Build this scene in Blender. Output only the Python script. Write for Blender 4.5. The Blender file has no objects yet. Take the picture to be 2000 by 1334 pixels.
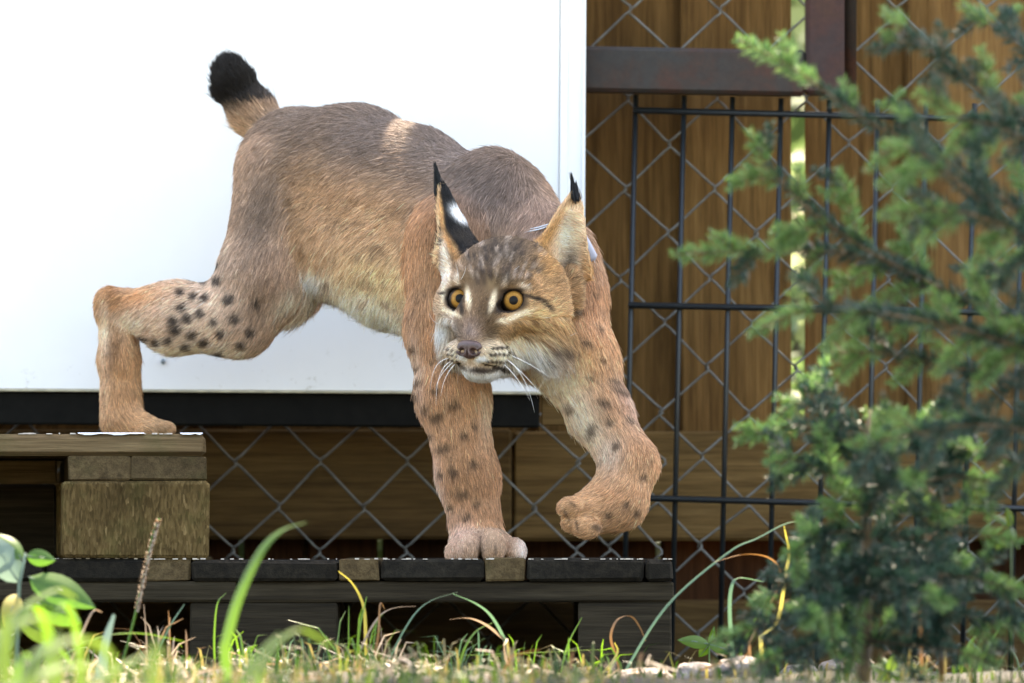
import bpy, math, random
import numpy as np
from mathutils import Vector, Matrix, Euler

rng = np.random.default_rng(7)
random.seed(7)
R = math.radians
SC = bpy.context.scene

# ------------------------------------------------------------------ camera, light, exposure
CAM_D, FPX, HZ = 10.0, 19800.0, 1078.0        # metres to the focus plane, focal length in photo pixels, photo row of the horizon
CAM_Z = 0.151                                  # lens height: just above the lower pallet's deck
def P(px, py, y=0.0):
    """photo pixel + depth in metres -> world point"""
    s = (CAM_D + y) / FPX
    return Vector(((px - 1000) * s, y, CAM_Z - (py - HZ) * s))
def sc(y=0.0): return (CAM_D + y) / FPX           # metres per photo pixel at depth y

cd = bpy.data.cameras.new('camera'); cam = bpy.data.objects.new('camera', cd)
SC.collection.objects.link(cam); SC.camera = cam
cam.location = (0, -CAM_D, CAM_Z); cam.rotation_euler = (R(90) + math.atan((HZ - 667) / FPX), 0, 0)
cd.sensor_width = 36; cd.lens = 36 * FPX / 2000; cd.clip_end = 500; cd.clip_start = 0.1
cd.dof.use_dof = True; cd.dof.focus_distance = CAM_D - 0.03; cd.dof.aperture_fstop = 8.0

SUN_EL, SUN_AZ = 58.0, 12.0     # elevation; azimuth from +Y (behind the fence), towards +X
w = bpy.data.worlds.new('World'); SC.world = w; w.use_nodes = True
nt = w.node_tree; nt.nodes.clear()
sky = nt.nodes.new('ShaderNodeTexSky'); sky.sky_type = 'NISHITA'; sky.sun_disc = False
sky.sun_elevation = R(SUN_EL); sky.sun_rotation = R(SUN_AZ); sky.air_density = 1.0; sky.dust_density = 2.5; sky.ozone_density = 1.0
bg = nt.nodes.new('ShaderNodeBackground'); bg.inputs['Strength'].default_value = 0.15
wo = nt.nodes.new('ShaderNodeOutputWorld')
nt.links.new(sky.outputs[0], bg.inputs[0]); nt.links.new(bg.outputs[0], wo.inputs[0])
sd = bpy.data.lights.new('sun', 'SUN'); sun = bpy.data.objects.new('sun', sd); SC.collection.objects.link(sun)
sd.energy = 4.5; sd.angle = R(0.6); sd.color = (1.0, 0.95, 0.87)
sdir = Vector((math.sin(R(SUN_AZ)) * math.cos(R(SUN_EL)), math.cos(R(SUN_AZ)) * math.cos(R(SUN_EL)), math.sin(R(SUN_EL))))
sun.rotation_euler = sdir.to_track_quat('Z', 'Y').to_euler()
vs = SC.view_settings; SC.display_settings.display_device = 'sRGB'
vs.view_transform = 'Standard'; vs.look = 'None'; vs.gamma = 1; vs.exposure = 3.0; vs.use_curve_mapping = False
vs.use_white_balance = True; vs.white_balance_temperature = 8200; vs.white_balance_tint = 10     # camera set for open shade
cy = SC.cycles
cy.use_denoising = True; cy.max_bounces = 6; cy.diffuse_bounces = 4; cy.glossy_bounces = 3; cy.transmission_bounces = 4
cy.transparent_max_bounces = 6; cy.sample_clamp_indirect = 6; cy.caustics_reflective = False; cy.caustics_refractive = False
SC.cycles_curves.shape = 'RIBBONS'; SC.cycles_curves.subdivisions = 2

# ------------------------------------------------------------------ helpers
def link(o, parent=None):
    SC.collection.objects.link(o)
    if parent is not None: o.parent = parent
    return o
def tag(o, label=None, cat=None, group=None, kind=None):
    if label: o['label'] = label
    if cat: o['category'] = cat
    if group: o['group'] = group
    if kind: o['kind'] = kind
    return o
def empty(name, loc=(0, 0, 0)):
    o = bpy.data.objects.new(name, None); o.location = loc; o.empty_display_size = 0.05
    return link(o)
def mesh_from(name, v, f, mat=None, smooth=False):
    me = bpy.data.meshes.new(name)
    me.from_pydata([tuple(map(float, p)) for p in v], [], [tuple(map(int, q)) for q in f])
    if mat is not None: me.materials.append(mat)
    if smooth: me.polygons.foreach_set('use_smooth', [True] * len(me.polygons))
    me.update(); return me
def obj(name, me, parent=None):
    return link(bpy.data.objects.new(name, me), parent)

class MB:
    """collects boxes, tubes and sheets for one mesh"""
    def __init__(s): s.v = []; s.f = []
    def add(s, v, f):
        n = len(s.v); s.v.extend([tuple(p) for p in v]); s.f.extend([tuple(i + n for i in q) for q in f]); return s
    def box(s, a, b, bev=0.0, jit=0.0):
        (x0, y0, z0), (x1, y1, z1) = a, b
        if bev <= 0:
            v = [(x, y, z) for z in (z0, z1) for y in (y0, y1) for x in (x0, x1)]
            f = [(0, 2, 3, 1), (4, 5, 7, 6), (0, 1, 5, 4), (2, 6, 7, 3), (0, 4, 6, 2), (1, 3, 7, 5)]
            return s.add(v, f)
        c = ((x0 + x1) / 2, (y0 + y1) / 2, (z0 + z1) / 2); h = (abs(x1 - x0) / 2, abs(y1 - y0) / 2, abs(z1 - z0) / 2)
        b_ = min(bev, *(q * 0.45 for q in h)); v = []; idx = {}
        for sx in (-1, 1):
            for sy in (-1, 1):
                for sz in (-1, 1):
                    for ax in range(3):
                        p = [sx * h[0], sy * h[1], sz * h[2]]
                        for k in range(3):
                            if k != ax: p[k] -= (sx, sy, sz)[k] * b_
                        idx[(sx, sy, sz, ax)] = len(v)
                        v.append(tuple(c[k] + p[k] + random.uniform(-jit, jit) for k in range(3)))
        f = []
        def quad(q, out):
            pts = [Vector(v[i]) for i in q]
            n = (pts[1] - pts[0]).cross(pts[2] - pts[0])
            f.append(tuple(q) if n.dot(Vector(out)) > 0 else tuple(reversed(q)))
        for ax in range(3):
            o1, o2 = [k for k in range(3) if k != ax]
            for sg in (-1, 1):
                q = []
                for (a1, a2) in ((-1, -1), (1, -1), (1, 1), (-1, 1)):
                    k = [0, 0, 0]; k[ax] = sg; k[o1] = a1; k[o2] = a2; q.append(idx[(*k, ax)])
                out = [0, 0, 0]; out[ax] = sg; quad(q, out)
            for a1 in (-1, 1):            # edges parallel to ax
                for a2 in (-1, 1):
                    k0 = [0, 0, 0]; k1 = [0, 0, 0]
                    k0[ax] = -1; k1[ax] = 1
                    for k in (k0, k1): k[o1] = a1; k[o2] = a2
                    out = [0, 0, 0]; out[o1] = a1; out[o2] = a2
                    quad([idx[(*k0, o1)], idx[(*k1, o1)], idx[(*k1, o2)], idx[(*k0, o2)]], out)
        for sx in (-1, 1):
            for sy in (-1, 1):
                for sz in (-1, 1):
                    q = [idx[(sx, sy, sz, a)] for a in range(3)]
                    pts = [Vector(v[i]) for i in q]; n = (pts[1] - pts[0]).cross(pts[2] - pts[0])
                    f.append(tuple(q) if n.dot(Vector((sx, sy, sz))) > 0 else tuple(reversed(q)))
        return s.add(v, f)
    def tube(s, pts, r, n=8, cap=True):
        pts = [Vector(p) for p in pts]; m = len(pts)
        rr = r if hasattr(r, '__len__') else [r] * m
        v = []; up = None
        for i, p in enumerate(pts):
            t = (pts[min(i + 1, m - 1)] - pts[max(i - 1, 0)]).normalized()
            if up is None:
                up = Vector((0, 0, 1)) if abs(t.z) < 0.9 else Vector((1, 0, 0))
            a = (up - t * up.dot(t))
            if a.length < 1e-6: a = t.orthogonal()
            a.normalize(); up = a; b = t.cross(a)
            for k in range(n):
                th = 2 * math.pi * k / n
                v.append(p + (a * math.cos(th) + b * math.sin(th)) * rr[i])
        f = []
        for i in range(m - 1):
            for k in range(n):
                f.append((i * n + k, i * n + (k + 1) % n, (i + 1) * n + (k + 1) % n, (i + 1) * n + k))
        if cap: f.append(tuple(reversed(range(n)))); f.append(tuple((m - 1) * n + k for k in range(n)))
        return s.add(v, f)
    def blade(s, pts, w, side=None, fold=0.25):
        """leaf blade: V-folded strip along pts, half-widths w"""
        pts = [Vector(p) for p in pts]; m = len(pts); v = []
        for i, p in enumerate(pts):
            t = (pts[min(i + 1, m - 1)] - pts[max(i - 1, 0)]).normalized()
            sd_ = Vector(side) if side is not None else Vector((1, 0, 0))
            a = sd_ - t * sd_.dot(t)
            if a.length < 1e-4: a = t.orthogonal()
            a.normalize(); nn = t.cross(a); wi = w[i] if hasattr(w, '__len__') else w
            v += [p + a * wi + nn * wi * fold, p, p - a * wi + nn * wi * fold]
        f = []
        for i in range(m - 1):
            for k in range(2): f.append((i * 3 + k, i * 3 + k + 1, i * 3 + k + 4, i * 3 + k + 3))
        return s.add(v, f)
    def build(s, name, mat, parent=None, smooth=False):
        return obj(name, mesh_from(name, s.v, s.f, mat, smooth), parent)

# ------------------------------------------------------------------ materials
def new_mat(name):
    m = bpy.data.materials.new(name); m.use_nodes = True
    t = m.node_tree; b = t.nodes['Principled BSDF']
    return m, t, b
def N(t, kind, **kw):
    n = t.nodes.new('ShaderNode' + kind)
    for k, v in kw.items():
        if k.startswith('i_'): n.inputs[k[2:].replace('_', ' ')].default_value = v
        else: setattr(n, k, v)
    return n
def ramp(t, stops, fac):
    n = t.nodes.new('ShaderNodeValToRGB'); e = n.color_ramp.elements
    while len(e) < len(stops): e.new(0.5)
    for el, (p, c) in zip(e, stops):
        el.position = p; el.color = (*c, 1) if len(c) == 3 else c
    t.links.new(fac, n.inputs[0]); return n.outputs[0]
def mix(t, a, b, fac, mode='MIX'):
    n = t.nodes.new('ShaderNodeMix'); n.data_type = 'RGBA'; n.blend_type = mode
    for s, q in ((n.inputs[0], fac), (n.inputs[6], a), (n.inputs[7], b)):
        if isinstance(q, (int, float)): s.default_value = q
        elif isinstance(q, tuple): s.default_value = (*q, 1)
        else: t.links.new(q, s)
    return n.outputs[2]
def noise(t, vec, scale, detail=4, rough=0.55, dist=0.0):
    n = N(t, 'TexNoise'); n.inputs['Scale'].default_value = scale; n.inputs['Detail'].default_value = detail
    n.inputs['Roughness'].default_value = rough; n.inputs['Distortion'].default_value = dist
    t.links.new(vec, n.inputs['Vector']); return n.outputs['Fac']
def mapped(t, scale=(1, 1, 1), rand=True, coord='Object'):
    tc = N(t, 'TexCoord'); mp = N(t, 'Mapping'); mp.inputs['Scale'].default_value = scale
    t.links.new(tc.outputs[coord], mp.inputs['Vector'])
    if rand:
        oi = N(t, 'ObjectInfo'); mu = N(t, 'Math', operation='MULTIPLY'); mu.inputs[1].default_value = 37.0
        t.links.new(oi.outputs['Random'], mu.inputs[0])
        cb = N(t, 'CombineXYZ')
        for k in range(3): t.links.new(mu.outputs[0], cb.inputs[k])
        t.links.new(cb.outputs[0], mp.inputs['Location'])
    return mp.outputs[0]
def bump(t, b, h, strength=0.3, dist=0.002):
    n = N(t, 'Bump'); n.inputs['Strength'].default_value = strength; n.inputs['Distance'].default_value = dist
    t.links.new(h, n.inputs['Height']); t.links.new(n.outputs[0], b.inputs['Normal'])

def wood_mat(name, dark, mid, light, axis='Z', rough=0.8, moss=None, spread=0.25, knots=True):
    m, t, b = new_mat(name)
    st = {'X': (1.6, 42, 42), 'Y': (42, 1.6, 42), 'Z': (42, 42, 1.6)}[axis]
    lo = {'X': (2.5, 8, 8), 'Y': (8, 2.5, 8), 'Z': (8, 8, 2.5)}[axis]
    g1 = noise(t, mapped(t, st), 3.2, 6, 0.62, 0.5)
    g2 = noise(t, mapped(t, st), 14, 3, 0.6)
    lg = noise(t, mapped(t, lo), 1.1, 4, 0.6, 0.6)
    c = ramp(t, [(0.25, dark), (0.5, mid), (0.78, light)], g1)
    c = mix(t, c, ramp(t, [(0.3, (0.55, 0.5, 0.45)), (0.6, (1, 1, 1))], lg), 0.75, 'MULTIPLY')
    c = mix(t, c, ramp(t, [(0.35, (0.62, 0.6, 0.58)), (0.55, (1, 1, 1))], g2), 0.7, 'MULTIPLY')
    if knots:
        kz = {'X': (5, 22, 22), 'Y': (22, 5, 22), 'Z': (22, 22, 5)}[axis]
        vo = N(t, 'TexVoronoi'); vo.inputs['Scale'].default_value = 1.0; t.links.new(mapped(t, kz), vo.inputs['Vector'])
        c = mix(t, c, ramp(t, [(0.05, (0.35, 0.28, 0.22)), (0.16, (1, 1, 1))], vo.outputs['Distance']), 0.6, 'MULTIPLY')
    oi = N(t, 'ObjectInfo'); hs = N(t, 'HueSaturation'); mr = N(t, 'MapRange')
    mr.inputs[3].default_value = 1 - spread; mr.inputs[4].default_value = 1 + spread
    t.links.new(oi.outputs['Random'], mr.inputs[0]); t.links.new(mr.outputs[0], hs.inputs['Value']); t.links.new(c, hs.inputs['Color'])
    c = hs.outputs[0]
    if moss:
        ms = noise(t, mapped(t, (14, 14, 14)), 1.0, 6, 0.7)
        c = mix(t, c, moss, ramp(t, [(0.5, (0, 0, 0)), (0.72, (0.7, 0.7, 0.7))], ms))
    t.links.new(c, b.inputs['Base Color']); b.inputs['Roughness'].default_value = rough; b.inputs['Specular IOR Level'].default_value = 0.12
    bump(t, b, g2, 0.5, 0.0015)
    return m
def plain_mat(name, col, rough=0.5, metal=0.0, var=0.25, vs_=30, bumps=0.0, spec=0.5):
    m, t, b = new_mat(name)
    n = noise(t, mapped(t), vs_, 5, 0.65)
    lo_ = tuple(c * (1 - var) for c in col); hi = tuple(min(1, c * (1 + var)) for c in col)
    t.links.new(ramp(t, [(0.3, lo_), (0.7, hi)], n), b.inputs['Base Color'])
    b.inputs['Roughness'].default_value = rough; b.inputs['Metallic'].default_value = metal; b.inputs['Specular IOR Level'].default_value = spec
    if bumps: bump(t, b, n, bumps, 0.003)
    return m
def leaf_mat(name, cols, trans=0.45, rough=0.5, scale=20, rand=0.3):
    m, t, b = new_mat(name)
    oi = N(t, 'NewGeometry')
    n = noise(t, mapped(t, rand=False), scale, 3)
    ad = N(t, 'Math', operation='MULTIPLY_ADD'); ad.inputs[1].default_value = rand; t.links.new(oi.outputs['Random Per Island'], ad.inputs[0])
    ml = N(t, 'Math', operation='MULTIPLY'); ml.inputs[1].default_value = 1 - rand; t.links.new(n, ml.inputs[0]); t.links.new(ml.outputs[0], ad.inputs[2])
    c = ramp(t, [(0.25 + 0.5 * i / max(1, len(cols) - 1), q) for i, q in enumerate(cols)], ad.outputs[0])
    t.links.new(c, b.inputs['Base Color']); b.inputs['Roughness'].default_value = rough; b.inputs['Specular IOR Level'].default_value = 0.4
    tr = N(t, 'BsdfTranslucent'); mx = N(t, 'MixShader'); mx.inputs[0].default_value = trans
    hs = N(t, 'HueSaturation'); hs.inputs['Saturation'].default_value = 1.1; hs.inputs['Value'].default_value = 1.5
    t.links.new(c, hs.inputs['Color']); t.links.new(hs.outputs[0], tr.inputs[0])
    out = t.nodes['Material Output']
    t.links.new(b.outputs[0], mx.inputs[1]); t.links.new(tr.outputs[0], mx.inputs[2]); t.links.new(mx.outputs[0], out.inputs['Surface'])
    return m

M = {}
M['fence_v'] = wood_mat('fence_wood_upright', (0.085, 0.041, 0.012), (0.19, 0.098, 0.030), (0.28, 0.15, 0.052), 'Z')
M['fence_light'] = wood_mat('fence_wood_pale', (0.16, 0.08, 0.03), (0.27, 0.145, 0.05), (0.36, 0.20, 0.08), 'Z')
M['fence_h'] = wood_mat('fence_wood_rail', (0.07, 0.039, 0.013), (0.135, 0.076, 0.026), (0.20, 0.118, 0.043), 'X')
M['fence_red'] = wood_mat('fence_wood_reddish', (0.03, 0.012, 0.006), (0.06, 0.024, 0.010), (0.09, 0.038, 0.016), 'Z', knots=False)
M['pallet_x'] = wood_mat('pallet_wood_long', (0.05, 0.032, 0.015), (0.135, 0.09, 0.045), (0.23, 0.16, 0.085), 'X', moss=(0.06, 0.055, 0.02))
M['pallet_y'] = wood_mat('pallet_wood_deep', (0.035, 0.023, 0.011), (0.085, 0.057, 0.027), (0.14, 0.097, 0.048), 'Y', moss=(0.06, 0.055, 0.02))
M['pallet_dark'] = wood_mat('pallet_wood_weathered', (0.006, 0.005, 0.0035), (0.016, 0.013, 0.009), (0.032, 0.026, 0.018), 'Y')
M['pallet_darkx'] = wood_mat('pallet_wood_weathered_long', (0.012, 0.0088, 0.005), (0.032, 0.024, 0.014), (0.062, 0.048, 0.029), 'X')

# ------------------------------------------------------------------ ground
def gh(x, y):
    """height of the ground: a low grassy bank in front of the pallets"""
    f = np.clip((-0.16 - y) / 0.22, 0, 1); f = f * f * (3 - 2 * f)
    back = np.clip((y + 3.2) / 1.6, 0, 1); back = back * back * (3 - 2 * back)
    return 0.034 * f * (0.35 + 0.65 * back) + 0.004 * np.sin(x * 9 + y * 5) * f + 0.003 * np.sin(x * 23 - y * 17) * f
def make_ground():
    xs = np.concatenate([[-300, -60, -15, -5], np.linspace(-2.2, 2.2, 111), [5, 15, 60, 300]])
    ys = np.concatenate([[-300, -60, -20, -12], np.linspace(-7, 1.4, 140), [4, 8, 20, 60, 300]])
    X, Y = np.meshgrid(xs, ys); Z = gh(X, Y)
    v = np.stack([X.ravel(), Y.ravel(), Z.ravel()], 1); nx = len(xs); f = []
    for j in range(len(ys) - 1):
        for i in range(nx - 1): a = j * nx + i; f.append((a, a + 1, a + nx + 1, a + nx))
    m, t, b = new_mat('ground_soil')
    n1 = noise(t, mapped(t, rand=False), 7, 6, 0.65); n2 = noise(t, mapped(t, rand=False), 60, 4, 0.7)
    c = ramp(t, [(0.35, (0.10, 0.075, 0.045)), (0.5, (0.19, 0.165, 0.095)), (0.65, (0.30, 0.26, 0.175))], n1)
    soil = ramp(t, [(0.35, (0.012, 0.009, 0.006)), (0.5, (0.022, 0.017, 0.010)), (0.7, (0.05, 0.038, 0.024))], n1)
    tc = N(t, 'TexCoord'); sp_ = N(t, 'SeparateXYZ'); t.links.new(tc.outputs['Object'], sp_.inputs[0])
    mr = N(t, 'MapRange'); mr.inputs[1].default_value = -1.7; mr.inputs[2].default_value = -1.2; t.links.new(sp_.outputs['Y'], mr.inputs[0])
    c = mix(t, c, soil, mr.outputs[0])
    c = mix(t, c, ramp(t, [(0.3, (0.5, 0.5, 0.5)), (0.7, (1.2, 1.2, 1.2))], n2), 0.7, 'MULTIPLY')
    t.links.new(c, b.inputs['Base Color']); b.inputs['Roughness'].default_value = 0.95; bump(t, b, n2, 0.8, 0.01)
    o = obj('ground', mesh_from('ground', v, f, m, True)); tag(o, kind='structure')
make_ground()

# ------------------------------------------------------------------ fence behind: boards, rails, lath gaps
def bxp(mb, x0, x1, y0, y1, Yf, th, bev=0.003, jit=0.0006):
    """box whose front face at depth Yf spans photo pixels x0..x1, y0..y1"""
    a = P(x0, y1, Yf); b = P(x1, y0, Yf)
    return mb.box((a.x, Yf, a.z), (b.x, Yf + th, b.z), bev, jit)
def board(parent, name, x0, x1, y0, y1, Yf, th, mat, bev=0.003, rot=0.0):
    a = P(x0, y1, Yf); b = P(x1, y0, Yf); c = ((a.x + b.x) / 2, Yf + th / 2, (a.z + b.z) / 2)
    hx, hz = (b.x - a.x) / 2, (b.z - a.z) / 2
    o = MB().box((-hx, -th / 2, -hz), (hx, th / 2, hz), bev, 0.0006).build(name, mat, parent)
    pl = parent.location if parent else Vector((0, 0, 0))
    o.location = Vector(c) - pl; o.rotation_euler = (0, R(rot), 0); return o
fence = empty('wooden_fence', (0, 0.70, 0))
tag(fence, 'brown timber fence of upright boards with horizontal rails behind the wire', 'fence')
TOP = -2080      # photo row of the fence top, far above the frame (about 1.78 m)
ups = [(-1150, -950), (-965, -750), (-766, -550), (-565, -342), (-359, -130), (-146, 80), (64, 286), (269, 490), (474, 700), (684, 915), (899, 992), (988, 1052), (1048, 1127),
       (1117, 1339), (1329, 1546), (1573, 1783), (1770, 1817), (1806, 2046), (2034, 2260), (2244, 2470), (2454, 2680), (2664, 2880)]
for i, (a, b) in enumerate(ups):
    m_ = M['fence_light'] if a in (1806, 2034) else M['fence_v']
    yb = 0.705 if i % 2 == 0 else 0.729
    board(fence, 'board', a, b, (TOP if a != 988 else -1290) + random.uniform(-12, 12), 870, yb, 0.022, m_, rot=0.0)  # one board cut short out of view to let sun onto the lynx's back
lows = [(-1150, -560), (-559, -150), (-149, 130), (130.5, 465), (476, 592), (601, 737), (747, 1010), (1010.5, 1280), (1291, 1546), (1571, 1790), (1790.5, 2060), (2060.5, 2400), (2400.5, 2800)]
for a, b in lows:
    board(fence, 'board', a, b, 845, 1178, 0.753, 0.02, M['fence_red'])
for (x0, x1, y0, y1, Yf) in [(-1160, 1000, 838, 1053, 0.665), (1003, 2900, 842, 1056, 0.667), (-1160, 2900, 1172, 1330, 0.68), (-1160, 2900, -960, -820, 0.755)]:
    board(fence, 'rail', x0, x1, y0, y1, Yf, 0.03, M['fence_h'])
for x in (-1000, 520, 2500):
    board(fence, 'post', x, x + 170, TOP + 60, 1350, 0.775, 0.09, M['fence_h'])

# ------------------------------------------------------------------ white panel with black seal strip
def white_mat():
    m, t, b = new_mat('white_sheet')
    n = noise(t, mapped(t, rand=False), 5, 5, 0.6)
    n2 = noise(t, mapped(t, rand=False), 45, 6, 0.75)
    c = ramp(t, [(0.3, (0.70, 0.70, 0.69)), (0.7, (0.76, 0.76, 0.755))], n)
    tc = N(t, 'TexCoord'); sp = N(t, 'SeparateXYZ'); t.links.new(tc.outputs['Object'], sp.inputs[0])
    mr = N(t, 'MapRange'); mr.inputs[1].default_value = 0.055; mr.inputs[2].default_value = 0.0; t.links.new(sp.outputs['Z'], mr.inputs[0])
    d = ramp(t, [(0.60, (0, 0, 0)), (0.74, (1, 1, 1))], n2)
    mm = N(t, 'Math', operation='MULTIPLY'); t.links.new(mr.outputs[0], mm.inputs[0]); t.links.new(d, mm.inputs[1])
    c = mix(t, c, (0.30, 0.26, 0.17), mm.outputs[0])
    t.links.new(c, b.inputs['Base Color']); b.inputs['Roughness'].default_value = 0.35
    return m
M['white'] = white_mat()
M['rubber'] = plain_mat('black_rubber', (0.0065, 0.006, 0.0048), 0.95, 0, 0.3, 60, 0.1, 0.12)
PY = 0.50
zb = P(0, 766, PY).z
panel = empty('white_panel', (0, PY, zb))
tag(panel, 'smooth white insulated panel with ribbed edge trim behind the lynx', 'panel')
xr = P(1139, 0, PY).x; xt = P(1090, 0, PY).x; xl = -1.35; ztop = 1.03 - zb
MB().box((xl, 0, 0), (xt, 0.035, ztop), 0.001).build('sheet', M['white'], panel)
tr_ = MB()
prof = [(0.0, 0.0), (0.0, -0.004), (0.0075, -0.004), (0.0085, -0.001), (0.0225, -0.001), (0.0235, -0.006), (0.0262, -0.006), (0.0262, 0.036), (0.0, 0.036)]
n_ = len(prof)
tilt = -0.0215
v_ = [(xt + x + 0.0004 - (tilt * z * 0 if False else 0), y, z) for z in (0.0005, ztop) for x, y in prof]
f_ = [(i, (i + 1) % n_, n_ + (i + 1) % n_, n_ + i) for i in range(n_)] + [tuple(reversed(range(n_))), tuple(n_ + i for i in range(n_))]
tr_.add(v_, f_); tr_.build('edge_trim', M['white'], panel)
M['beige'] = plain_mat('yellowed_edge', (0.42, 0.37, 0.25), 0.7, 0, 0.4, 80)
MB().box((xl, -0.002, -0.0022), (P(1060, 0, PY).x, 0.034, -0.0003), 0.0005).build('bottom_edge', M['beige'], panel)
MB().box((xl, 0.004, -0.0365), (P(1054, 0, PY).x, 0.030, -0.0026), 0.002).build('seal_strip', M['rubber'], panel)
MB().box((P(1058, 0, PY).x, 0.010, -0.034), (P(1132, 0, PY).x, 0.028, -0.0004), 0.001).build('wood_packer', M['fence_h'], panel)
panel.rotation_euler = (0, R(0.35), 0)

# ------------------------------------------------------------------ rusty steel frame
def rust_mat(red=1.0):
    m, t, b = new_mat('rusty_steel')
    n = noise(t, mapped(t), 14, 7, 0.7, 0.4); n2 = noise(t, mapped(t), 120, 4, 0.7)
    c = ramp(t, [(0.40, (0.026 * red, 0.023 / red, 0.021 / red)), (0.50, (0.032 * red, 0.020 / red, 0.015 / red)), (0.60, (0.05, 0.018, 0.010)), (0.8, (0.10, 0.04, 0.018))], n)
    c = mix(t, c, ramp(t, [(0.3, (0.6, 0.6, 0.6)), (0.7, (1.25, 1.2, 1.1))], n2), 0.7, 'MULTIPLY')
    t.links.new(c, b.inputs['Base Color']); b.inputs['Roughness'].default_value = 0.75; b.inputs['Metallic'].default_value = 0.1; bump(t, b, n2, 0.4, 0.001)
    return m
M['rust'] = rust_mat(); M['rust2'] = rust_mat(1.35)
FY = 0.545
frame = empty('steel_frame', (P(1575, 0, FY).x, FY, P(0, 190, FY).z))
tag(frame, 'rusty square steel tube frame corner above the wire mesh panel', 'steel frame')
a = P(900, 186, FY) - frame.location; b = P(1574, 97, FY) - frame.location
MB().box((a.x, 0.001, a.z), (b.x, 0.042, b.z), 0.004).build('bottom_tube', M['rust'], frame).rotation_euler = (0, R(1.1), 0)
a = P(1575, 184, FY) - frame.location; b = P(1650, -1800, FY) - frame.location
MB().box((a.x, -0.003, a.z), (b.x, 0.042, b.z), 0.004).build('upright_tube', M['rust2'], frame)
c0 = P(1659, 196, FY + 0.03) - frame.location; c1 = P(1668, -1800, FY + 0.03) - frame.location
MB().tube([c0, c1], 0.0075, 12).build('hinge_rod', M['rust'], frame, True)

# ------------------------------------------------------------------ welded wire mesh panel
def steel_mat(name, col, rough, metal=0.6):
    m, t, b = new_mat(name); n = noise(t, mapped(t), 60, 4, 0.7)
    t.links.new(ramp(t, [(0.35, tuple(c * 0.6 for c in col)), (0.65, col)], n), b.inputs['Base Color'])
    b.inputs['Roughness'].default_value = rough; b.inputs['Metallic'].default_value = metal; return m
M['darkwire'] = steel_mat('dark_coated_wire', (0.010, 0.0135, 0.015), 0.42, 0.1)
M['galv'] = steel_mat('galvanised_wire', (0.19, 0.18, 0.155), 0.55, 0.45)
WY = 0.575
o0 = P(1240, 1000, WY)
wm = empty('wire_mesh_panel', o0); tag(wm, 'dark welded wire mesh panel with long upright bars before the timber fence', 'wire mesh')
S_ = sc(WY)
def wl(x, y, yy=0.0): q = P(x, y, WY + yy) - o0; return q
vb = None
for i in range(16):
    xt_ = 1241 + 94.6 * i
    top = wl(xt_ + 1, 184 + 2.5 * i); bot = wl(xt_ - 26, 1372)
    MB().tube([bot, top], 0.0027, 8).build('upright_bar', M['darkwire'], wm, True)
for k, (y0, yr) in enumerate([(215, 19), (596, 15), (972, 21), (1345, 21)]):
    if y0 < 0: x0 = 1690
    else: x0 = 1227 if k != 0 else 1237
    a = wl(x0, y0 - 0.0, -0.0052); b = wl(2720, y0 + yr * (2720 - x0) / 760.0, -0.0052)
    MB().tube([a, b], 0.0034, 8).build('cross_bar', M['darkwire'], wm, True)

# ------------------------------------------------------------------ chain link: one zigzag wire per column
CY = 0.632
cl = empty('chain_link_fence', P(1000, 1300, CY)); tag(cl, 'galvanised diamond chain link netting stretched over the timber fence', 'chain link')
def chain(xc0, y_top, y_bot, pitch, half, slope=0.0, seed=0, ref=18):
    rr = random.Random(seed); pts = []; k = 0; y = y_top
    sgn = 1 if seed % 2 == 0 else -1
    base = P(1000, 1300, CY)
    while y < y_bot:
        xm = xc0 + slope * (y - ref)
        xx = xm + sgn * half + rr.uniform(-3, 3); yy = y + rr.uniform(-4, 4)
        dz = 0.0028 * sgn
        for (fx, fy, fd) in ((-10 * sgn, -11, 0.0), (0, -4, dz), (1.5 * sgn, 4, -dz), (-9 * sgn, 12, 0.0)):
            q = P(xx + fx, yy + fy, CY + fd) - base; pts.append(q)
        y += pitch; sgn = -sgn
    return MB().tube(pts, 0.00135, 6).build('wire', M['galv'], cl, True)
PITCH = 87.5
for i in range(-6, 13):          # right of the panel: full height; wire i runs between node columns 1668+87i and 1755+87i
    chain(1711.5 + 87 * i, 18 - PITCH * 10, 1372, PITCH, 43.5, slope=-0.038, seed=i * 1 + 100)
for i in range(-14, 9):          # the strip below the panel
    chain(586 + 83.5 * i, 905 - PITCH, 1372, 86, 41.75, slope=-0.02, seed=i + 201, ref=905)
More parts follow.
